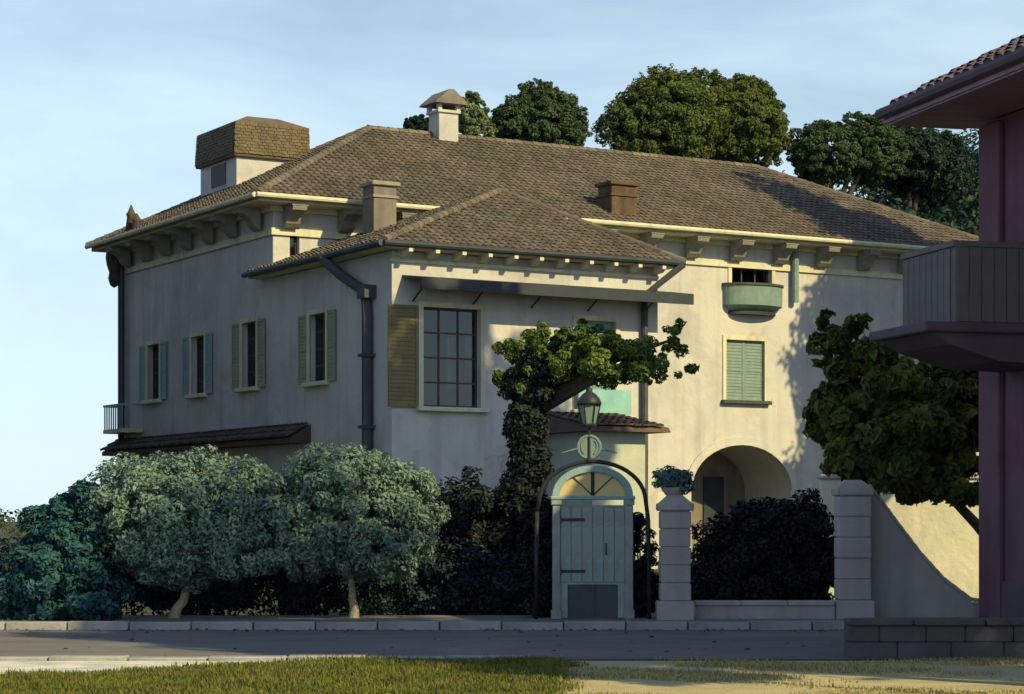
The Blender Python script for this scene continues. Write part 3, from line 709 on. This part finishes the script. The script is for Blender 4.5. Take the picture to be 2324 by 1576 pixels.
# belvedere on the left part of the roof
bx0, bx1, by0, by1 = 2.2, 5.0, 8.2, 11.7
mb = MB(); mb.box(bx0, bx1, by0, by1, 13.6, 15.5); bel = obj('belvedere', mb, 'plaster', villa)
mb = MB(); mb.box(bx0-.03, bx0-.001, 9.2, 10.6, 14.3, 15.1); obj('hatch', mb, 'navy', bel)
mb = MB(); e = .14
lo, hi = 15.2, 16.5
ring = lambda z, q: [(bx0-q,by0-q,z),(bx1+q,by0-q,z),(bx1+q,by1+q,z),(bx0-q,by1+q,z)]
mb.add(ring(lo,e)+ring(lo+.12,e+.03)+ring(hi,.08)+ring(hi+.38,-.75), [(3,2,1,0)]+[(i*4+k, i*4+(k+1)%4, i*4+4+(k+1)%4, i*4+4+k) for i in range(3) for k in range(4)]+[(12,13,14,15)])
br = obj('belvedere_roof', mb, 'turret_roof', villa)
# shingles hung on the steep skirt: courses of separate slips
sh_ = MB(); rd = random.Random(8)
for face in range(2):
    for j in range(10):
        f0 = j/10; f1 = (j+1.15)/10
        if face == 0: ln = bx1-bx0+2*e
        else: ln = by1-by0+2*e
        n = int(ln/.17)
        for k in range(n):
            wj = rd.uniform(-.025,.025); a0 = max(-e, -e+ln*(k+.5*(j%2))/n+.006+wj); a1 = min(ln-e, -e+ln*(k+1+.5*(j%2))/n-.006+wj)
            zz0, zz1 = lo+.12+(hi-lo-.12)*f0-rd.uniform(0,.03), lo+.12+(hi-lo-.12)*min(1,f1)
            q0, q1 = (e+.03)-(e-.05)*f0+.04, (e+.03)-(e-.05)*min(1,f1)+.01
            if face == 0: vs = [(bx0+a0,by0-q0,zz0),(bx0+a1,by0-q0,zz0),(bx0+a1,by0-q1,zz1),(bx0+a0,by0-q1,zz1)]
            else: vs = [(bx0-q0,by0+a1,zz0),(bx0-q0,by0+a0,zz0),(bx0-q1,by0+a0,zz1),(bx0-q1,by0+a1,zz1)]
            sh_.add(vs, [(0,1,2,3)])
tag(obj('shingles', sh_, 'turret_roof', br), kind='stuff')
# porch in the angle between wing and front
px0, px1, py0, py1 = 5.5, 7.75, -WD-2.6, -WD-.004
mb = MB(); mb.box(px0+.15, px1-.15, py0+.2, py1, 0, 4.3); po = obj('porch', mb, 'porch', villa)
mb = MB(); mb.add([(px0-.35,py0-.35,4.3),(px1+.45,py0-.35,4.3),(px1+.45,py1,4.3),(px0-.35,py1,4.3),(px0-.3,py0-.3,4.45),(px1+.4,py0-.3,4.45),(px1+.4,py1,4.95),(px0-.3,py1,4.95)],
  [(0,3,2,1),(4,5,6,7),(0,1,5,4),(1,2,6,5),(2,3,7,6),(3,0,4,7)])
prf = obj('porch_roof', mb, 'rust', villa)
tile_sheet('roof_tiles', (px0-.3,py0-.36,4.44), (1,0,0), (0,2.9,.5), [(0,0),(px1-px0+.7,0),(px1-px0+.7,2.85),(0,2.85)], prf, 'rust', seed=51)
mb = MB(); mb.box(6.5, 8.5, -WD-.26, -WD-.19, 4.98, 5.75); obj('parapet_panel', mb, 'turquoise', villa)

# ------------------------------------------------------------------ trees behind the villa
def ell(x, y, z, rx, ry=None, rz=None): return (x, y, z, rx, ry if ry else rx, rz if rz else rx)
def back_tree(name, label, X, Y, blobs, n, leafm, seed, size=.175, clumps=1000):
    z = hill_h(X, Y); bl = [(b[0]-X, b[1]-Y, b[2]-z, *b[3:]) for b in blobs]
    return tree(name, label, (X,Y,z), bl, n, size, leafm, r0=.45, seed=seed, clumps=clumps, group='trees on the slope behind the villa roof', crad=.145, shell=.8, up=.45, jit=.13)
def px(x, y, d, r, rz=None):
    p = at(x, y, d); q = r*d/5000; return (p.x, p.y, p.z, q, q, (rz or r)*d/5000)
back_tree('round_tree', 'round deep green tree over the middle of the villa roof', 1.5, 120, [px(1225,290,120,92,80), px(1180,290,119,62), px(1275,300,121,55), px(1222,235,120,48)], 98000, 'leaf_back2', 31)
back_tree('broad_tree', 'largest tree above the roof, broad olive green crown with a rounded top', 8.6, 124, [px(1520,280,124,110,105), px(1450,300,123,85), px(1500,215,124,62), px(1590,240,125,75)], 115000, 'leaf_back', 32)
back_tree('flat_topped_tree', 'flat topped green tree touching the largest crown on its downhill side', 13.0, 127, [px(1680,270,127,85,88), px(1720,300,128,62,80), px(1640,300,127,75,80), px(1715,220,127,38)], 118999, 'leaf_back', 33)
back_tree('pale_tree', 'pale yellow green tree just beside the chimney on the roof ridge', -2.2, 117, [px(1070,265,117,38,50), px(1085,300,117,36)], 28000, 'leaf_pale', 34, .18, 240)
back_tree('small_dark_tree', 'small dark tree peeping over the ridge before the chimney', -5.0, 116, [px(945,288,116,30,22), px(975,295,116,22)], 19600, 'leaf_hill', 35, .18, 160)
back_tree('dark_tree', 'dark green tree with ragged top between the flat topped crown and the mauve eaves', 18.5, 130, [px(1870,350,130,72,62), px(1820,330,131,40), px(1945,300,131,46,42), px(1980,340,131,70)], 88000, 'leaf_back2', 36)
back_tree('spiky_dark_tree', 'dark tree on the hillside partly hidden by the mauve eaves', 23.0, 134, [px(2060,360,134,80,70), px(2130,380,135,70)], 84000, 'leaf_hill', 37)

# ------------------------------------------------------------------ trees outside the frame whose shadows reach the villa and the street
tree('tall_cedar', 'tall tapering cedar beyond the neighbouring house whose shadow crosses the roof', (23.4, 78.1, 0),
     [ell(0,0,10,4.0,4.0,5), ell(0,0,16,3.4,3.4,4.5), ell(0,0,21,2.4,2.4,4), ell(0,0,25.7,1.5,1.5,3.0)], 62000, .42, 'leaf_hill', r0=.6, seed=61, clumps=700, crad=.24, shell=.35, fork=.75)
tree('umbrella_pine', 'broad umbrella pine beyond the neighbouring house shading the wing', (17.6, 48.4, 0),
     [ell(-.2,-.3,23.0,3.0,3.0,2.2), ell(.7,.6,20.6,3.4,3.4,3.4), ell(-.4,.4,16.5,3.6,3.6,3.6), ell(.3,-.3,12.0,3.6,3.6,3.6)], 36000, .52, 'leaf_back2', r0=.5, seed=62, clumps=260, crad=.3, shell=.4, fork=.7)
tree('added_street_tree', 'tall tree added out of view to shade the road, beside the near end of the neighbouring house', (7.7, 18.5, 0),  # tree added out of view to shade the left of the road
     [ell(.2,0,8.4,2.2,2.2,2.0), ell(-.2,.5,10.2,2.0,2.0,1.8), ell(1.0,-.6,10.0,2.0,2.0,1.8)], 24000, .24, 'leaf_back2', r0=.2, seed=63, clumps=260, crad=.3, shell=.35, fork=.6)
tree('added_young_tree', 'slim young tree added out of view so that its shadow lies on the dry ground', (7.8, 16.2, 0),  # added out of view just for its shadow on the ground
     [ell(0,0,6.1,1.0,1.0,.9), ell(.2,.1,7.2,.8,.8,.8)], 9000, .17, 'leaf_back2', r0=.08, seed=65, clumps=120, crad=.3, shell=.3, fork=.7)
tree('added_plane_tree', 'old plane tree added out of view to shade the pale trunked trees, beside the neighbouring house', (14.5, 14.0, 0),  # added out of view to keep the olive trees in shade
     [ell(0,0,11.5,3.4,3.4,3.2), ell(-1.5,1.5,14.0,3.0,3.0,2.6), ell(1.8,0,13.5,2.8,2.8,2.6)], 24000, .35, 'leaf_back2', r0=.35, seed=64, clumps=220, crad=.3, shell=.35, fork=.6)

for k, (x, y, h) in enumerate(((-26.2, 86.0, 1.0), (-24.0, 79.5, 1.15), (-21.9, 73.5, 1.05), (-20.3, 67.5, 1.2), (-18.6, 61.0, .95))):  # row added out of view to cut sky light on the left wall
    tree('cypress', ('added unseen dark cypress at the far end of the row beside the villa', 'added unseen dark cypress standing second from the far end of the row beside the villa', 'added unseen dark cypress in the middle of the row beside the villa', 'tallest added unseen dark cypress of the row beside the villa', 'shortest added unseen dark cypress at the near end of the row beside the villa')[k], (x, y, 0),
         [ell(0,0,5*h,2.6,2.6,4.5*h), ell(0,0,10*h,2.3,2.3,4.5*h), ell(0,0,15*h,1.5,1.5,4*h)], 9000, .6, 'leaf_hill', r0=.4, seed=110+k, clumps=220, crad=.3, shell=.45, fork=.75, group='added cypresses dimming the villa side wall')

# ------------------------------------------------------------------ garden front: hedge, shrubs, olives
def pxb(x, y, d, rx, rz, ry=None):
    p = at(x, y, d); return (p.x, p.y, p.z, rx*d/5000, (ry or rx)*d/5000, rz*d/5000)
def rel(base, bl): return [(b[0]-base[0], b[1]-base[1], b[2]-base[2], *b[3:]) for b in bl]
b_ = at(395, 1425, 33.6); b_.z = .1
tree('olive_tree', 'grey green round tree with a short pale leaning trunk, nearest the teal shrub', b_,
     rel(b_, [pxb(420,1180,33.6,205,130,150), pxb(300,1150,33.4,110,95), pxb(560,1160,33.8,130,105), pxb(430,1110,33.6,150,75), pxb(470,1250,33.4,185,70,120), pxb(610,1210,33.7,95,95), pxb(640,1140,33.8,70,75), pxb(250,1220,33.5,75,80)]), 85000, .074, 'leaf_olive', 'bark_pale', .085, 71, 800, 'clipped grey green trees along the garden front', crad=.2, shell=.6, fork=.45, lean=(.12,0), jit=.22)
b_ = at(803, 1425, 33.7); b_.z = .1
tree('olive_tree', 'grey green round tree with a straight pale trunk beside the black shrubs', b_,
     rel(b_, [pxb(800,1160,33.7,165,125,130), pxb(770,1090,33.6,120,70), pxb(895,1150,33.7,85,100), pxb(690,1200,33.6,110,95), pxb(850,1235,33.5,120,70), pxb(700,1250,33.6,100,55)]), 76000, .074, 'leaf_olive', 'bark_pale', .075, 72, 700, 'clipped grey green trees along the garden front', crad=.2, shell=.6, fork=.45, jit=.22)
b_ = at(110, 1440, 33.0); b_.z = .1
shrub('teal_shrub', 'rounded blue teal shrub at the far end of the hedge', b_, rel(b_, [pxb(110,1290,33,95,130,80), pxb(185,1220,33.2,75,120), pxb(50,1340,33,60,90), pxb(200,1360,33,80,80), pxb(150,1180,33.2,55,50)]), 30000, .1, 'leaf_teal', 73, 160)
hb = []; rd = random.Random(74)
for k in range(26):
    x = -8.4+k*.36; hb.append((x, 35.4+rd.uniform(-.1,.1), .56+rd.uniform(-.05,.12), .42, .5, .62+rd.uniform(-.06,.1)))
hd = thing('hedge', 'long dark blue green hedge behind the pale trunks', 'hedge', (0,0,0))
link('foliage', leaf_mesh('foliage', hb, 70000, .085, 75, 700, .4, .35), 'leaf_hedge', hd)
for nm, lab, bx, bl, sd in (
    ('large_shrub', 'tall near black shrub between the second pale trunk and the ivy clad trunk', 1010, [pxb(1000,1270,36,120,170,90), pxb(1060,1180,36,95,100), pxb(930,1330,36,95,100), pxb(1090,1330,35.8,110,100)], 76),
    ('large_shrub', 'near black shrub below the ivy clad trunk beside the garden door', 1190, [pxb(1180,1260,35.6,75,165,60), pxb(1150,1350,35.4,85,80), pxb(1220,1190,35.7,45,60)], 77)):
    b_ = at(bx, 1425, 36); b_.z = 0
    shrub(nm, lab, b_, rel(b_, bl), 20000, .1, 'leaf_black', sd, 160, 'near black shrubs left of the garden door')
for nm, lab, x, sd in (('clipped_yew', 'dark clipped yew with rounded top against the hedge side of the garden door', 1225, 78), ('clipped_yew', 'dark clipped yew between the garden door and the planted pier', 1452, 79)):
    b_ = at(x, 1422, 33.9); b_.z = .1
    shrub(nm, lab, b_, rel(b_, [pxb(x,1265,33.9,36,95,36), pxb(x,1350,33.9,38,75,38)]), 9000, .07, 'leaf_black', sd, 90, 'clipped yews flanking the garden door', shell=.7)
# ivy clad tree in front of the wing
b_ = Vector((.55, 57, 0))
ivy = thing('climber_tree', 'ivy clad dark trunk carrying a wide spray of fresh green leaves before the wing', 'tree', b_)
bl = rel(b_, [pxb(1390,820,57,130,45,110), pxb(1260,800,57,95,60,90), pxb(1190,830,57,55,75,60), pxb(1510,830,56.8,70,42,60), pxb(1530,770,56.8,26,60,30), pxb(1320,770,57,70,40,60)])
tm = MB(); tm.tube([(-.2,0,-.1),(-.1,0,2),(0,.1,4),(.1,.1,5.2)], [.4,.34,.3,.24], 10)
for b in bl: tm.tube([(.05,.1,4.4),(b[0]*.5,b[1]*.5,(5.0+b[2])/2),(b[0],b[1],b[2])], [.18,.11,.03], 7)
obj('trunk', tm, 'bark', ivy, smooth=True)
link('ivy', leaf_mesh('ivy', rel(b_, [pxb(1195,960,57,38,90,38), pxb(1190,1070,57,36,90,36), pxb(1185,1180,57,40,90,40), pxb(1200,880,57,48,60,45), pxb(1225,850,56.9,50,40,40), pxb(1205,1000,56.8,40,130,30)]), 26000, .14, 81, 200, .4, .5), 'leaf_black', ivy)
link('crown', leaf_mesh('crown', bl, 21000, .135, 82, 170, .24, .35, jit=.2), 'leaf_vine', ivy)

# ------------------------------------------------------------------ garden door with arch, lantern above
GY = 33.3
def gp(x): return (x-1162)/5000*GY
gx0, gx1 = gp(1258), gp(1432); gc = (gx0+gx1)/2; gw = gx1-gx0
gd = thing('garden_door', 'weathered teal garden door with an amber fanlight under a black iron arch', 'garden door', (gc, GY, .1))
W2 = gw/2
for s in (-1, 1):
    m_ = MB(); m_.box(-.06,.06,-.08,.08,0,1.72,.012); m_.box(-.08,.08,-.1,.1,1.72,1.80,.01); m_.box(-.08,.08,-.1,.1,0,.14,.01)
    obj('jamb', m_, 'gate_paint', gd, (s*(W2-.03), 0, 0))
m_ = MB(); dz0 = .0
m_.box(-W2+.09, W2-.09, -.03, .03, .52, 1.72); m_.box(-W2+.09, -W2+.2, -.03, .03, .02, .52); m_.box(W2-.2, W2-.09, -.03, .03, .02, .52)
dl = obj('door_leaf', m_, 'gate_paint', gd)
npl = 6; ww = (2*W2-.18)/npl
pl = MB(); pl.box(0.006, ww-.006, -.045, -.031, .56, 1.68, .004); plm = pl.mesh('plank')
for k in range(npl): link('plank', plm, 'gate_paint', dl, (-W2+.09+k*ww, rd.uniform(-.004,.0), 0))
m_ = MB(); m_.box(-W2+.201, W2-.201, -.01, .02, .02, .519); m_.box(-.03,.03,-.026,-.011,.02,.519); obj('lower_panel', m_, 'pipe', dl)
for z_ in (.72, 1.5):
    m_ = MB(); m_.box(-W2+.07, -W2+.46, -.056, -.046, z_-.022, z_+.022); m_.tube([(-W2+.09,-.05,z_-.06),(-W2+.09,-.05,z_+.06)], .016, 6); obj('strap_hinge', m_, 'iron', dl)
m_ = MB(); m_.tube([(.2,-.06,.98),(.2,-.1,1.0),(.2,-.1,1.12),(.2,-.06,1.14)], .012, 6); obj('handle', m_, 'iron', dl)
m_ = MB(); m_.box(-W2-.06, W2+.06, -.11, .11, 1.80, 1.86, .012); obj('lintel', m_, 'gate_blue', gd)
n = 18
def arc(rx, rz, z, k): return (-rx*math.cos(PI*k/n), z+rz*math.sin(PI*k/n))
m_ = MB(); m_.prism([arc(W2-.08,.36,1.862,k) for k in range(n+1)], lambda p: (p[0],-.012,p[1]), lambda p: (p[0],.012,p[1])); fl = obj('fanlight', m_, 'amber', gd)
for a_ in (0, -38, 38):
    q = math.radians(a_); m_ = MB(); m_.tube([(0,-.02,1.865),(math.sin(q)*(W2-.1),-.02,1.865+math.cos(q)*.35)], .026 if a_ == 0 else .009, 6); obj('glazing_bar', m_, 'iron', fl)
m_ = MB()
for k in range(n):
    q = [arc(W2-.078,.362,1.862,k), arc(W2-.078,.362,1.862,k+1), arc(W2+.03,.46,1.862,k+1), arc(W2+.03,.46,1.862,k)]
    m_.prism(q, lambda p: (p[0],-.07,p[1]), lambda p: (p[0],.07,p[1]))
obj('arch_frame', m_, 'gate_blue', gd)
m_ = MB(); m_.tube([(-.84,-.0,1.62)]+[(-(.80)*math.cos(PI*k/22), 0, 1.78+.60*math.sin(PI*k/22)) for k in range(1,22)]+[(.84,0,1.5),(.86,0,.0)], .032, 8)
m_.tube([(-.84,0,1.62),(-.86,0,.0)], .032, 8); obj('iron_arch', m_, 'iron', gd, smooth=True)
# lantern standard over the arch
lan = thing('gate_lantern', 'dark capped lantern on a thin post with a round scroll above the garden door', 'lantern', (gp(1337), GY, 2.47))
m_ = MB(); m_.tube([(0,0,0),(0,0,.72)], .022, 8); m_.lathe([(.05,0),(.06,.03),(.03,.08)], n=10); obj('post', m_, 'iron', lan)
zc = at(0,1015,GY).z-2.47
m_ = MB(); m_.tube([(.17*math.cos(2*PI*k/24),0,zc+.17*math.sin(2*PI*k/24)) for k in range(25)], .022, 6)
for s in (-1,1):
    m_.tube([(s*.12*math.cos(.9-.13*k), -.01, zc-.105+.016*k) for k in range(14)], .012, 6)
    m_.tube([(s*.16,0,zc-.02),(s*.3,0,zc-.06),(s*.42,0,zc-.09)], [.016,.014,.006], 6)
m_.add([(.155*math.cos(2*PI*k/20),.004*(1 if q else -1),zc+.155*math.sin(2*PI*k/20)) for q in (0,1) for k in range(20)], [tuple(range(19,-1,-1)), tuple(range(20,40))])
obj('scroll', m_, MT['shutter_teal'], lan)
z1 = at(0,965,GY).z-2.47
m_ = MB(); m_.lathe([(.1,0),(.16,.28)], (0,0,z1+.02), 6); obj('glass_case', m_, 'shutter_teal', lan)
m_ = MB(); m_.lathe([(.11,-.03),(.12,.0),(.11,.02)], (0,0,z1), 6)
for k in range(6):
    a = 2*PI*k/6; m_.tube([(.105*math.cos(a),.105*math.sin(a),z1+.02),(.165*math.cos(a),.165*math.sin(a),z1+.3)], .012, 5)
obj('lantern_frame', m_, 'iron', lan)
m_ = MB(); m_.lathe([(.18,0),(.19,.03),(.16,.1),(.1,.17),(.05,.2),(.05,.24),(.01,.28)], (0,0,z1+.3), 12); obj('cap', m_, 'iron', lan, smooth=True)

# ------------------------------------------------------------------ gate piers, urn plant, bush in the gateway, shade-shaped wall
def pier(label, x0, x1, ytop, d, capm=True):
    xa, xb = (x0-1162)/5000*d, (x1-1162)/5000*d; zt = at(0, ytop, d).z; w = (xb-xa)/2
    t = thing('gate_pier', label, 'gate pier', ((xa+xb)/2, d, .1), 0, 'stone piers of the gateway')
    zt -= .1
    m_ = MB(); m_.box(-w+.03, w-.03, -w+.03, w-.03, .2, zt-.2); obj('core', m_, 'pier', t)
    m_ = MB(); m_.box(-w-.05, w+.05, -w-.05, w+.05, -.12, .28, .02); obj('plinth', m_, 'pier', t)
    nb = 5; zz = .28
    for k in range(nb):
        z2 = .28+(zt-.24-.28)*(k+1)/nb; m_ = MB(); m_.box(-w+.006*(k % 2), w-.006*(k % 2), -w+.006*(k % 2), w-.006*(k % 2), zz+.004, z2-.004, .014); obj('stone_block', m_, 'pier', t); zz = z2
    m_ = MB(); m_.box(-w-.04, w+.04, -w-.04, w+.04, zt-.24, zt-.12, .02)
    q = w+.01
    m_.add([(-q,-q,zt-.12),(q,-q,zt-.12),(q,q,zt-.12),(-q,q,zt-.12),(-q*.45,-q*.45,zt),(q*.45,-q*.45,zt),(q*.45,q*.45,zt),(-q*.45,q*.45,zt)], [(4,5,6,7),(0,1,5,4),(1,2,6,5),(2,3,7,6),(3,0,4,7)])
    obj('cap', m_, 'pier', t)
    return t, zt+.1
p1, zt1 = pier('grey stone gate pier topped by a blue green plant', 1497, 1566, 1124, 33.2)
p2, zt2 = pier('plain grey stone gate pier beside the sloping wall', 1898, 1972, 1090, 33.6)
ub = Vector(((1530-1162)/5000*33.2, 33.2, zt1-.02))
ur = thing('potted_plant', 'rounded blue green plant in a low bowl on top of the gate pier', 'potted plant', ub)
m_ = MB(); m_.lathe([(.10,0),(.13,.02),(.19,.1),(.2,.14),(.17,.14)], n=14); obj('bowl', m_, 'pier', ur, smooth=True)
link('foliage', leaf_mesh('foliage', [(0,0,.24,.27,.24,.17), (.05,0,.36,.16,.15,.1), (-.14,.02,.2,.14,.14,.1)], 2600, .07, 90, 60, .4, .4), 'leaf_agave', ur)
b_ = at(1735, 1368, 36.2); b_.z = 0
shrub('gateway_bush', 'big black green bush filling the gateway between the two stone piers', b_,
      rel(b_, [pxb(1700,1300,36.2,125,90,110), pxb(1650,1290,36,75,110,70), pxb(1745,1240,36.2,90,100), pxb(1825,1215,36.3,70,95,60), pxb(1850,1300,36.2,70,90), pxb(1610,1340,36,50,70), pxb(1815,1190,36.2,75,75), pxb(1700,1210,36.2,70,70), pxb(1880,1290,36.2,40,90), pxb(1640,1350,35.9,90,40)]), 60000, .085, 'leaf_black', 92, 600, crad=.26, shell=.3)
ga, gb = (1574-1162)/5000*33.4, (1892-1162)/5000*33.4
gt_ = thing('gateway_wall', 'low mauve grey wall joining the two gate piers in front of the black bush', 'wall', (ga, 33.4, .1))
m_ = MB(); m_.box(0, gb-ga, -.11, .11, -.1, .2); obj('wall_face', m_, 'pier', gt_)
nst = 3
for k in range(nst): 
    m_ = MB(); m_.box((gb-ga)*k/nst+.003, (gb-ga)*(k+1)/nst-.003, -.15, .15, .202, .275, .012); obj('coping_stone', m_, 'pier', gt_)
# sloping wall added in the shape of the diagonal shadow by the pier, sunlit garden wall behind it
xw = lambda x, d: (x-1162)/5000*d
dW = 33.9
pts = [(1972,1100),(2000,1135),(2040,1190),(2090,1255),(2140,1310),(2200,1355),(2300,1372)]
sw = thing('shade_slope_wall', 'added grey wall shaped like the diagonal shadow beside the plain gate pier', 'wall', (xw(1972,dW), dW, 0))
prev = None; pm_ = []
for (x, y) in pts: pm_.append((xw(x,dW)-xw(1972,dW), at(0,y,dW).z))
fine = []
for k in range(len(pm_)-1):
    for q in range(3): fine.append((pm_[k][0]+(pm_[k+1][0]-pm_[k][0])*q/3, pm_[k][1]+(pm_[k+1][1]-pm_[k][1])*q/3))
fine.append(pm_[-1])
m_ = MB(); m_.prism([(0,-.1)]+[(fine[-1][0],-.1)]+[(a, b-.07) for a, b in reversed(fine)], lambda p: (p[0],-.12,p[1]), lambda p: (p[0],.12,p[1])); obj('wall_face', m_, 'pier', sw)
m_ = MB()
for k in range(len(fine)-1):
    (a0,b0),(a1,b1) = fine[k], fine[k+1]; m_.prism([(a0+.004,b0-.068),(a1-.004,b1-.068),(a1-.004,b1),(a0+.004,b0)], lambda p: (p[0],-.16,p[1]), lambda p: (p[0],.16,p[1]))
obj('coping', m_, 'pier', sw)
m_ = MB(); gwl = thing('garden_wall', 'pale yellow plastered garden wall under the leafy tree', 'wall', (6.0, 41, 0))
m_.box(-.25, 9, -.15, .15, -.1, 2.35); obj('wall_face', m_, 'sunwall', gwl)
m_ = MB(); m_.box(-.3, 9.05, -.2, .2, 2.352, 2.44, .02); obj('coping', m_, 'pier', gwl)
# low wall in the foreground
lwY = 25.3
lw_t = thing('low_stone_wall', 'low dark stone block wall along the road by the maroon house', 'wall', (xw(1925,lwY), lwY+.2, 0))
rd = random.Random(95); z = 0.0; x1 = 5.2
for row in range(2):
    h = .19; x = -(.18*row) if row else 0
    while x < x1:
        ln = rd.uniform(.42, .62); a = max(0, x)
        m_ = MB(); m_.box(a+.003, min(x+ln, x1)-.003, -.16+rd.uniform(-.012,.012), .16, z+.002-(.1 if row == 0 else 0), z+h-.002, .012); obj('stone_block', m_, 'lowwall', lw_t); x += ln
    z += h
x = 0
while x < x1:
    ln = rd.uniform(.7, .95); m_ = MB(); m_.box(x+.005, min(x+ln,x1)-.005, -.2, .2, z, z+.075+rd.uniform(0,.008), .016); obj('coping_stone', m_, 'lowwall', lw_t); x += ln
# right tree
b_ = Vector((9.2, 37.5, 0))
bl = rel(b_, [pxb(1915,770,37,62,62,70), pxb(1990,870,37,115,95,110), pxb(2060,1010,37,150,105,140), pxb(1930,950,36.8,95,75,90), pxb(1960,1050,36.8,90,65,90), pxb(2160,930,37.2,95,120,110), pxb(2150,1090,37,100,60,100), pxb(1850,900,36.8,34,20,40), pxb(1860,800,36.8,36,26,40)])
tree('leafy_tree', 'mid green broad leaved tree spreading over the pale garden wall beside the maroon house', b_, bl, 40000, .17, 'leaf_right', r0=.14, seed=97, clumps=420, crad=.22, fork=.55, shell=.4, aspect=.62, up=.5, droop=.5)

# ------------------------------------------------------------------ maroon neighbouring house at the edge
HA = math.radians(15)     # its side wall runs towards the viewer and to the outside
nb = thing('maroon_house', 'maroon neighbouring house with wide mauve eaves and a grey balcony', 'house', (7.12, 33, 0), HA)
# local: x to the right along the far end wall, y away; the house lies at y < 0
HL, HW, HE, RR = 11.5, 5.0, 7.55, 2.3
m_ = MB(); m_.box(0, HW, -HL, 0, 0, HE); obj('wall', m_, 'maroon', nb)
m_ = MB(); m_.box(-.1, 0-.002, -.55, .1, 0, HE-.06, .02); m_.box(-.002, .3, .002, .1, 0, HE-.06, .02); obj('corner_pilaster', m_, 'maroon', nb)
m_ = MB(); m_.box(-.07, -.003, -HL, -.56, 0, .7, .02); obj('plinth', m_, 'mauve_dark', nb)
eo = 1.32
m_ = MB(); m_.add([(-eo,-HL-eo,HE+.05),(HW+eo,-HL-eo,HE+.05),(HW+eo,eo*.6,HE+.05),(-eo,eo*.6,HE+.05),(-eo,-HL-eo,HE+.24),(HW+eo,-HL-eo,HE+.24),(HW+eo,eo*.6,HE+.24),(-eo,eo*.6,HE+.24),(HW/2,-HL+1.5,HE+RR),(HW/2,-2.6,HE+RR)],
   [(0,3,2,1),(0,1,5,4),(1,2,6,5),(2,3,7,6),(3,0,4,7),(4,5,8),(5,6,9,8),(6,7,9),(7,4,8,9)])
hr = obj('roof', m_, 'mauve', nb)
bd = MB(); bd.box(-eo+.03, -.004, .0, .2, HE+.02, HE+.048); bdm = bd.mesh('soffit_board')
k = 0; y = -HL
while y < eo*.6-.25: link('soffit_board', bdm, 'mauve', hr, (0, y, .003*(k % 2))); y += .215; k += 1
# balcony on the side wall
bc = MB(); by0, by1 = -2.3, -.62; BZ = 4.12
bc.prism([(-.105,-.36),(-1.0,-.32),(-1.75,-.1),(-2.0,.06),(-.105,.06)], lambda p: (p[0],by0,BZ+p[1]), lambda p: (p[0],by1,BZ+p[1]))
bal = obj('balcony', bc, 'mauve_dark', nb)
m_ = MB(); m_.box(-2.16,-.106,by0-.1,by1+.1,BZ+.062,BZ+.2,.02); obj('slab', m_, 'mauve_dark', bal)
z0, z1 = BZ+.202, BZ+1.25
m_ = MB(); m_.box(-1.66,-.106,by1-.06,by1,z0,z1); m_.box(-1.66,-1.6,by0,by1-.06,z0,z1); m_.box(-1.7,-.106,by1-.08,by1+.02,z1+.002,z1+.08); m_.box(-1.7,-1.56,by0,by1-.08,z1+.002,z1+.08)
m_.box(-1.6,-.106,by0,by0+.06,z0,z1); m_.box(-1.56,-.106,by0-.02,by0+.08,z1+.002,z1+.08); obj('parapet', m_, 'balcony', bal)
pb = MB(); pb.box(0,.176,-.02,0,z0+.01,z1-.01,.004); pbm = pb.mesh('parapet_board')
for k in range(8): link('parapet_board', pbm, 'balcony', bal, (-1.648+k*.19, by0-.002, 0))
for k in range(8): link('parapet_board', pbm, 'balcony', bal, (-1.662, by1-.03-k*.19, 0), (0,0,-PI/2))
# tiles on the slope that can be seen, and its gutter
rA, rB = Vector((-eo,-HL-eo,HE+.225)), Vector((-eo,eo*.6-.04,HE+.225)); rC, rD = Vector((HW/2,-2.6,HE+RR)), Vector((HW/2,-HL+1.5,HE+RR))
ea = (rA-rB).normalized(); n_ = ea.cross(rC-rB).normalized(); es = n_.cross(ea)
tile_sheet('roof_tiles', rB, ea, es, [((p-rB).dot(ea), (p-rB).dot(es)) for p in (rB, rA, rD, rC)], hr, 'mauve_tile', .3, .38, seed=77)
m_ = MB(); m_.tube([(-eo-.06,-HL-eo,HE+.2),(-eo-.06,eo*.6+.02,HE+.2)], .085, 8); obj('gutter', m_, 'mauve_dark', hr)
# leaves fallen along the kerbs
rg = np.random.default_rng(7); n = 420
x = rg.uniform(-8, 7, n); y = np.where(rg.random(n) < .6, 31.85-np.abs(rg.normal(size=n))*.35, rg.uniform(25.3, 34.2, n)); zz = np.where(y > 32.12, .106, .012)
a = rg.random(n)*2*PI; q = .025+.025*rg.random(n); tl = rg.random(n)*.025
V = np.stack([np.stack([x+np.cos(a)*q, y+np.sin(a)*q, zz], 1), np.stack([x-np.sin(a)*q*.5, y+np.cos(a)*q*.5, zz+tl], 1), np.stack([x-np.cos(a)*q, y-np.sin(a)*q, zz], 1), np.stack([x+np.sin(a)*q*.5, y-np.cos(a)*q*.5, zz+tl], 1)], 1).reshape(-1, 3)
tag(link('fallen_leaves', np_mesh('fallen_leaves', V, np.arange(n*4).reshape(-1, 4)), 'litter'), kind='stuff')
